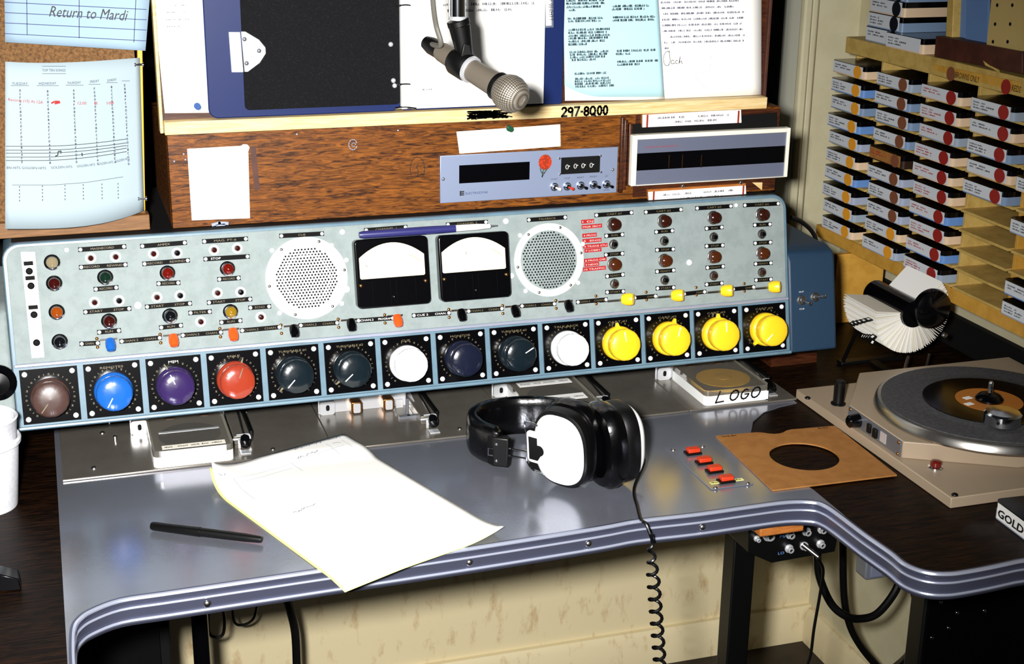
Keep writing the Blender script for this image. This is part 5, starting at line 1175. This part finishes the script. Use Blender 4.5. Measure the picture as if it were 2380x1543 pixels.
# ---- stacked foam cups at the left
P_ = onZ(-24, 1176, 0); P_.z = H
for prf, lab in (([(0.0, 0.001), (0.0320, 0.0), (0.0330, 0.002), (0.0405, 0.080), (0.0435, 0.082), (0.0440, 0.087), (0.0420, 0.090), (0.0400, 0.088), (0.0325, 0.004), (0.0, 0.003)], 'lower white foam cup of the nested pair at the left of the desk'), ([(0.0, 0.030), (0.0335, 0.030), (0.0385, 0.086), (0.0415, 0.112), (0.0428, 0.1135), (0.0410, 0.1150), (0.0390, 0.113), (0.0325, 0.034), (0, 0.033)], 'upper white foam cup nested inside the other at the left of the desk')):
    tag(place('foam_cup', MB().lathe(prf, 40, cap=False).mesh('foam_cup'), 'cup', None, Matrix.Translation(P_)), lab, 'cup', 'nested foam cups')
P_ = onZ(18, 1372, 0)
bk_ = build('black_clip', MB().prism([(P_.x-0.022, P_.y, H+0.0003), (P_.x+0.014, P_.y-0.004, H+0.0003), (P_.x+0.012, P_.y-0.004, H+0.014), (P_.x-0.006, P_.y, H+0.020), (P_.x-0.022, P_.y, H+0.018)], (0, 0.022, 0)), 'black_gloss', None, 0.001); tag(bk_, 'small black plastic clip on the dark left wing of the desk', 'clip')

# ================================================================ cartridge rack on the right wall
rk = thing('cartridge_rack', 'mustard wooden pigeonhole rack of tape cartridges on the right wall', 'rack', (1.38, 0.30, H+0.125))
CY = [0.6075, 0.4730, 0.3465, 0.2205, 0.0985]; XF = 1.312; ROWZ = lambda r: H + 0.4378 - CH - 0.0295*r
YE = -0.02
build('bottom_board', MB().box(1.326, WX-0.001, YE, 0.640, H+0.1225, H+0.1435), 'rack_yellow', rk, 0.001)
build('top_board', MB().box(1.330, WX-0.001, YE, 0.600, H+0.4460, H+0.4720), 'rack_tan', rk, 0.001)
build('back_board', MB().box(1.4310, WX-0.001, YE, 0.640, H+0.1440, H+0.4455), 'black_matte', rk)
build('end_panel', MB().box(1.300, 1.392, 0.518, 0.530, H+0.0004, H+0.122), 'rack_yellow', rk, 0.001)
divs = [0.6125] + [0.5*(CY[i]-CW+CY[i+1]) for i in range(4)] + [CY[4]-CW-0.010]
for i, y in enumerate(divs):
    build('divider', MB().box(1.334 if i else 1.36, 1.4305, y-0.003, y+0.003, H+0.1437, H+0.4458), 'rack_yellow' if i == 4 else 'rack_tan', rk, 0.0005)
for i in range(5):
    a, b = divs[i+1]+0.0032, divs[i]-0.0032
    SH = MB().box(0, 1.4300-1.324, 0, b-a, -0.0040, -0.0002).mesh('shelf')
    for r in range(10): place('shelf', SH, 'rack_tan', rk, Matrix.Translation((1.324, a, ROWZ(r))))
# header sign strip
hs = build('header_strip', MB().prism([onX(*p_, 1.3285) for p_ in ((2168, 162), (2368, 214), (2368, 190), (2172, 150))], (0.0012, 0, 0)), 'rack_yellow', rk)
for px, m_ in (((2210, 172), 'dot_brown'), ((2338, 202), 'dot_red')):
    P_ = onX(*px, 1.328); build('dot', MB().cyl(P_, P_+XN*0.0004, 0.0105, n=24), m_, hs)
letter('BROWNS ONLY', onX(2220, 180, 1.3282), onX(2276, 193, 1.3282), 0.009, XN, 'ink', hs, 0.1)
letter('REDS', onX(2351, 211, 1.3282), onX(2372, 216, 1.3282), 0.009, XN, 'ink', hs, 0.1)
ROT = Matrix(((0, 1, 0, 0), (-1, 0, 0, 0), (0, 0, 1, 0), (0, 0, 0, 1)))      # front faces -x
colname = ['rack column nearest the back wall', 'second rack column from the back wall', 'third rack column from the back wall', 'fourth rack column from the back wall', 'rack column at the right edge']
ordn = ['top', 'second', 'third', 'fourth', 'fifth', 'sixth', 'seventh', 'eighth', 'ninth', 'bottom']
cols = [['beige', 'blue', 'greyblue', 'blue', 'lav', 'beige', 'blue', 'lav', 'grey', 'beige'],
        ['grey', 'greyblue', 'greyblue', 'greyblue', 'X', 'lav', 'lav', 'lav', 'beige', 'lav'],
        ['beige', 'beige', 'grey', 'beige', 'beige', 'beige', 'blue', 'beige', 'blue', 'grey'],
        ['grey', 'beige', 'greyblue', 'beige', 'greyblue'],
        [None, None, None, 'beige', None, 'lav', None, None, 'blue', 'lav']]
cnm = dict(beige='beige', blue='blue', greyblue='grey-blue', lav='pale grey-blue', grey='grey')
for i, cl in enumerate(cols):
    for r, c in enumerate(cl):
        if c is None: continue
        dot = ('orange', 'brown', 'red', 'red', None)[i]
        if i == 1 and r >= 8: dot = 'orange'
        dx = random.uniform(-0.003, 0.004); M = Matrix.Translation((XF+dx, CY[i]+random.uniform(-0.0012, 0.0012), ROWZ(r)+0.0001)) @ Matrix.Rotation(random.uniform(-0.012, 0.012), 4, 'Z') @ ROT @ Matrix.Diagonal((1, 0.88, 0.86, 1))
        if c == 'X':
            cart(M, 'tape_dark', 'dot_brown', 'dark cartridge with orange label, fifth down in the ' + colname[i], 'cartridges in the wall rack', r, 'black_gloss', 'sleeve', 'red_ink'); continue
        rowt = ordn[r] if not (i == 3 and r == 4) else 'lowest'
        lab = '%s cartridge%s, %s in the %s' % (cnm[c], (' with %s dot' % dot) if dot else '', rowt, colname[i])
        cart(M, 'cart_'+c, ('dot_'+dot) if dot else None, lab, 'cartridges in the wall rack', r+i, typing='red_ink' if i == 2 else 'ink')
# stack on top of the rack
P_ = onX(2010, 100, 1.335)
zb_ = H+0.4722
for k, (c, nm) in enumerate((('grey', 'lowest'), ('greyblue', 'second lowest'), ('beige', 'second highest'), ('greyblue', 'uppermost'))):
    M = Matrix.Translation((1.334, onX(2010+2.5*k, 60, 1.334).y, zb_ + 0.0001 + k*(CH+0.0004))) @ ROT @ Matrix.Diagonal((1, 0.8, 1, 1))
    cart(M, 'cart_'+c, 'dot_black' if k else 'dot_red', '%s cartridge, %s of the stack on top of the rack' % (cnm[c], nm), 'cartridges stacked on the rack', k)
P_ = onX(2052, 130, 1.330)
# board, folders and pegboard above the rack
M = Matrix.Translation((1.3225, onX(2052, 125, 1.3225).y, zb_+0.0001)) @ Matrix.Rotation(0.03, 4, 'Z') @ ROT @ Matrix.Diagonal((1, 0.8, 1, 1))
cart(M, 'cart_beige', None, 'beige cartridge lying alone on the rack top in front of the stack', 'cartridges stacked on the rack', 3)
bbq = build('brown_board', MB().prism([onX(*p_, 1.331) for p_ in ((2168, 158), (2372, 200), (2372, 150), (2172, 110))], (0.06, 0, 0)), 'brown_board', None, 0.001); bbq.location.z += max(0, zb_+0.0002-min((bbq.matrix_basis @ v.co).z for v in bbq.data.vertices)); WM[bbq.name] = bbq.matrix_basis.copy()
tag(bbq, 'chipped dark brown board lying on top of the rack', 'board')
Q = [onX(*p_, 1.3306) for p_ in ((2285, 141), (2290, 152), (2308, 160), (2325, 172), (2322, 162), (2300, 152))]
build('chip', MB().prism(Q, (0.0004, 0, 0)), 'rack_tan', bbq)
pst = build('pine_post', MB().prism([onX(*p_, 1.345) for p_ in ((2196, 112), (2212, 116), (2218, -40), (2204, -40))], (0.02, 0, 0)), 'rack_tan', None, 0.001); tag(pst, 'narrow pine upright beside the blue folders above the rack', 'post')
for k, (x0, x1, lab) in enumerate(((2216, 2240, 'darker blue folder next to the pine upright above the rack'), (2242, 2292, 'paler blue folder next to the pegboard above the rack'))):
    f_ = build('blue_folder', MB().prism([onX(*p_, 1.352+0.006*(1-k)) for p_ in ((x0, 116+0.3*(x0-2216)), (x1, 118+0.3*(x1-2216)), (x1+5, -40), (x0+5, -40))], (0.004, 0, 0)), 'sheet_blue' if k else 'binder', None); tag(f_, lab, 'folder', 'folders above the rack')
    if not k:
        f_.data.materials[0] = MATS['sheet_blue']
pgb = build('pegboard', MB().prism([onX(*p_, 1.338) for p_ in ((2290, 132), (2374, 150), (2374, -40), (2308, -40))], (0.005, 0, 0)), 'peg', None); tag(pgb, 'tan pegboard panel at the upper right above the rack', 'pegboard')
for px in ((2318, 12), (2353, 12), (2313, 56), (2348, 56), (2308, 97), (2342, 97)):
    P_ = onX(*px, 1.3379); build('peg_hole', MB().cyl(P_, P_+XN*0.0004, 0.0026, n=12), 'black_matte', pgb)
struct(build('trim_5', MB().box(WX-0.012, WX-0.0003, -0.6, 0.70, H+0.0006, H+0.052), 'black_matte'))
# cartridge at the right edge of the desk
P_ = onZ(2307, 1200, 0)
M = Matrix.Translation((P_.x, P_.y, H+0.0003)) @ Matrix.Rotation(-0.05, 4, 'Z') @ ROT
o = cart(M, 'cart_lav', None, 'grey cartridge with hand-lettered label on the desk below the turntable', None, 0, paper=False)
p = place('front_label', MB().box(0.008, 0.094, -0.0006, 0.0, 0.002, 0.0215).mesh('front_label'), 'paper', o, M)
letter('GOLD  G', M @ Vector((0.011, -0.0008, 0.006)), M @ Vector((0.088, -0.0008, 0.006)), 0.010, M.to_3x3() @ Vector((0, -1, 0)), 'ink', p, 0.1, 0.03)

# ================================================================ under the desk
YJ = 0.0
A = onY(1738, 1215, YJ); B = onY(1962, 1215, YJ); C_ = onY(1810, 1306, YJ)
jb = thing('jack_box', 'black patch box with rows of chrome jacks under the desk', 'jack box', ((A.x+B.x)/2, YJ+0.03, C_.z))
zt = H-0.0345
build('box', MB().prism([(A.x, YJ, zt), (A.x+0.004, YJ, C_.z+0.020), (A.x+0.040, YJ, C_.z), (B.x-0.01, YJ, C_.z+0.003), (B.x, YJ, zt)], (0, 0.07, 0)), 'black', jb, 0.001)
for px, r in (((1748, 1226), 0.004), ((1758, 1251), 0.0042), ((1786, 1243), 0.0085), ((1835, 1241), 0.0062), ((1873, 1234), 0.0062), ((1909, 1229), 0.0062), ((1945, 1224), 0.005), ((1833, 1274), 0.006), ((1906, 1263), 0.006), ((1868, 1268), 0.006)):
    P_ = onY(*px, YJ)
    j_ = build('jack', MB().lathe([(r, 0), (r, 0.002), (r*0.7, 0.0035), (r*0.68, 0.008), (r*0.45, 0.0085), (r*0.45, 0.006)], 16, FR(P_, (1, 0, 0), (0, 0, 1)), cap=False), 'bright_metal', jb)
    build('jack_hole', MB().cyl(P_+VN*0.006, P_+VN*0.0062, r*0.44, n=12), 'black_matte', j_)
letter('MI', onY(1812, 1249, YJ), onY(1824, 1249, YJ), 0.004, VN, 'cart_blue', jb); letter('LO', onY(1808, 1289, YJ), onY(1822, 1287, YJ), 0.004, VN, 'cart_blue', jb)
def cable(name, pts, r, label):
    o = build(name, MB().tube(smooth(pts, 7), r, 10), 'rubber'); tag(o, label, 'cable'); return o
P_ = onY(1868, 1268, YJ-0.012)
pj = thing('patch_plug', 'white-tipped patch plug in the black jack box', 'plug', P_)
build('plug_body', MB().cyl(P_+Vector((0, 0.003, 0)), P_+Vector((0.014, -0.016, -0.011)), 0.0035, 0.0028, 12), 'nickel', pj)
cable('patch_cable', [P_+Vector((0.015, -0.017, -0.012)), onY(1900, 1296, -0.02), onY(1913, 1325, -0.01), onY(1906, 1380, 0.0), onY(1892, 1460, 0.0), onY(1884, 1520, 0.0), onY(1870, 1560, 0.0)], 0.0022, 'thin black patch cable hanging from the jack box')
cable('thick_cable', [onY(1900, 1260, 0.17), onY(1902, 1330, 0.17), onY(1930, 1400, 0.16), onY(1965, 1431, 0.15), onY(2000, 1438, 0.15), onY(2040, 1425, 0.15), onY(2080, 1375, 0.16), onY(2093, 1330, 0.17), onY(2090, 1270, 0.18)], 0.0062, 'thick black cable sagging in a loop under the right wing')
cable('thick_cable', [onY(1958, 1250, 0.36), onY(1961, 1380, 0.36), onY(1975, 1450, 0.36), onY(2000, 1500, 0.36), onY(2040, 1550, 0.36), onY(2080, 1600, 0.36)], 0.0068, 'thick black cable dropping straight down behind the sagging loop')
cable('thin_cable', [onY(2112, 1320, 0.1), onY(2120, 1380, 0.1), onY(2132, 1430, 0.1), onY(2160, 1475, 0.1)], 0.0025, 'thin black cable beside the black cabinet under the right wing')
cable('thick_cable', [onY(1980, 1640, 0.25), onY(2060, 1570, 0.25), onY(2115, 1520, 0.22), onY(2150, 1450, 0.18), onY(2162, 1390, 0.16)], 0.0075, 'thick black cable rising towards the black cabinet')
cable('thick_cable', [onY(655, 1360, 0.5), onY(672, 1410, 0.5), onY(686, 1470, 0.5), onY(690, 1560, 0.5)], 0.0068, 'black cable hanging below the left part of the desk')
cable('thin_cable', [onY(485, 1400, 0.5), onY(486, 1465, 0.5), onY(500, 1481, 0.5), onY(518, 1474, 0.5), onY(522, 1440, 0.5), onY(515, 1400, 0.5)], 0.0026, 'small black wire loop beside the round desk leg')
cable('thin_cable', [onY(540, 1400, 0.55), onY(545, 1445, 0.55), onY(565, 1452, 0.55), onY(590, 1436, 0.55), onY(600, 1390, 0.55)], 0.0022, 'loose wire loop right of the round desk leg')
P_ = onY(2028, 1312, -0.10)
gc = thing('cable_clamp', 'grey metal clamp hanging under the right wing edge', 'clamp', P_)
build('clamp_body', MB().prism([(P_.x+x, P_.y-0.01, P_.z+z_) for x, z_ in rrect(-0.016, 0.016, -0.016, 0.016, 0.005, 4)], (0, 0.024, 0)), 'grey_metal', gc, 0.002)
build('clamp_groove', MB().box(P_.x-0.009, P_.x+0.009, P_.y-0.012, P_.y-0.0095, P_.z-0.012, P_.z+0.011), 'slate', gc, 0.001)
build('hanger', MB().cyl((P_.x-0.007, P_.y, P_.z+0.016), (P_.x-0.007, P_.y, H-0.034), 0.003, n=10), 'nickel', gc)
screw(P_+Vector((0.002, -0.012, 0.006)), 0.003, VN, gc, 'chrome')
A = onY(2146, 1420, -0.05)
bc = thing('equipment_cabinet', 'black equipment cabinet under the right wing of the desk', 'cabinet', ((A.x+1.42)/2, -0.03, 0))
build('body', MB().box(A.x+0.002, 1.42, -0.05, -0.015, 0.0003, H-0.036), 'black', bc, 0.003)
build('front_panel', MB().box(A.x+0.006, 1.41, -0.054, -0.0502, 0.06, H-0.06), 'black_gloss', bc, 0.001)
for px in ((2186, 1399), (2287, 1419), (2204, 1459), (2165, 1482), (2224, 1424)): screw(onY(*px, -0.054), 0.003, VN, bc, 'chrome')
lb = thing('storage_cabinet', 'black cabinet under the left wing of the desk', 'cabinet', (-0.25, 0.35, 0))
build('body', MB().box(-0.66, 0.165, 0.36, 0.66, 0.0003, H-0.036), 'black_matte', lb, 0.003)
build('door', MB().box(-0.64, 0.15, 0.354, 0.3598, 0.05, H-0.06), 'black', lb, 0.001)
wc = build('wall_cable', MB().tube(smooth([onY(1838, 505, 0.42), onY(1862, 515, 0.42), onY(1885, 535, 0.42), onY(1897, 560, 0.42), onY(1898, 600, 0.42)], 6), 0.0035, 8), 'rubber'); tag(wc, 'black cable curving over the blue side housing of the console', 'cable')

for o_ in bpy.data.objects:
    if o_.name.split('.')[0] in ('typing', 'handwriting', 'print', 'letter_columns', 'petals', 'ink_smear', 'dial_marks'): o_['kind'] = 'stuff'
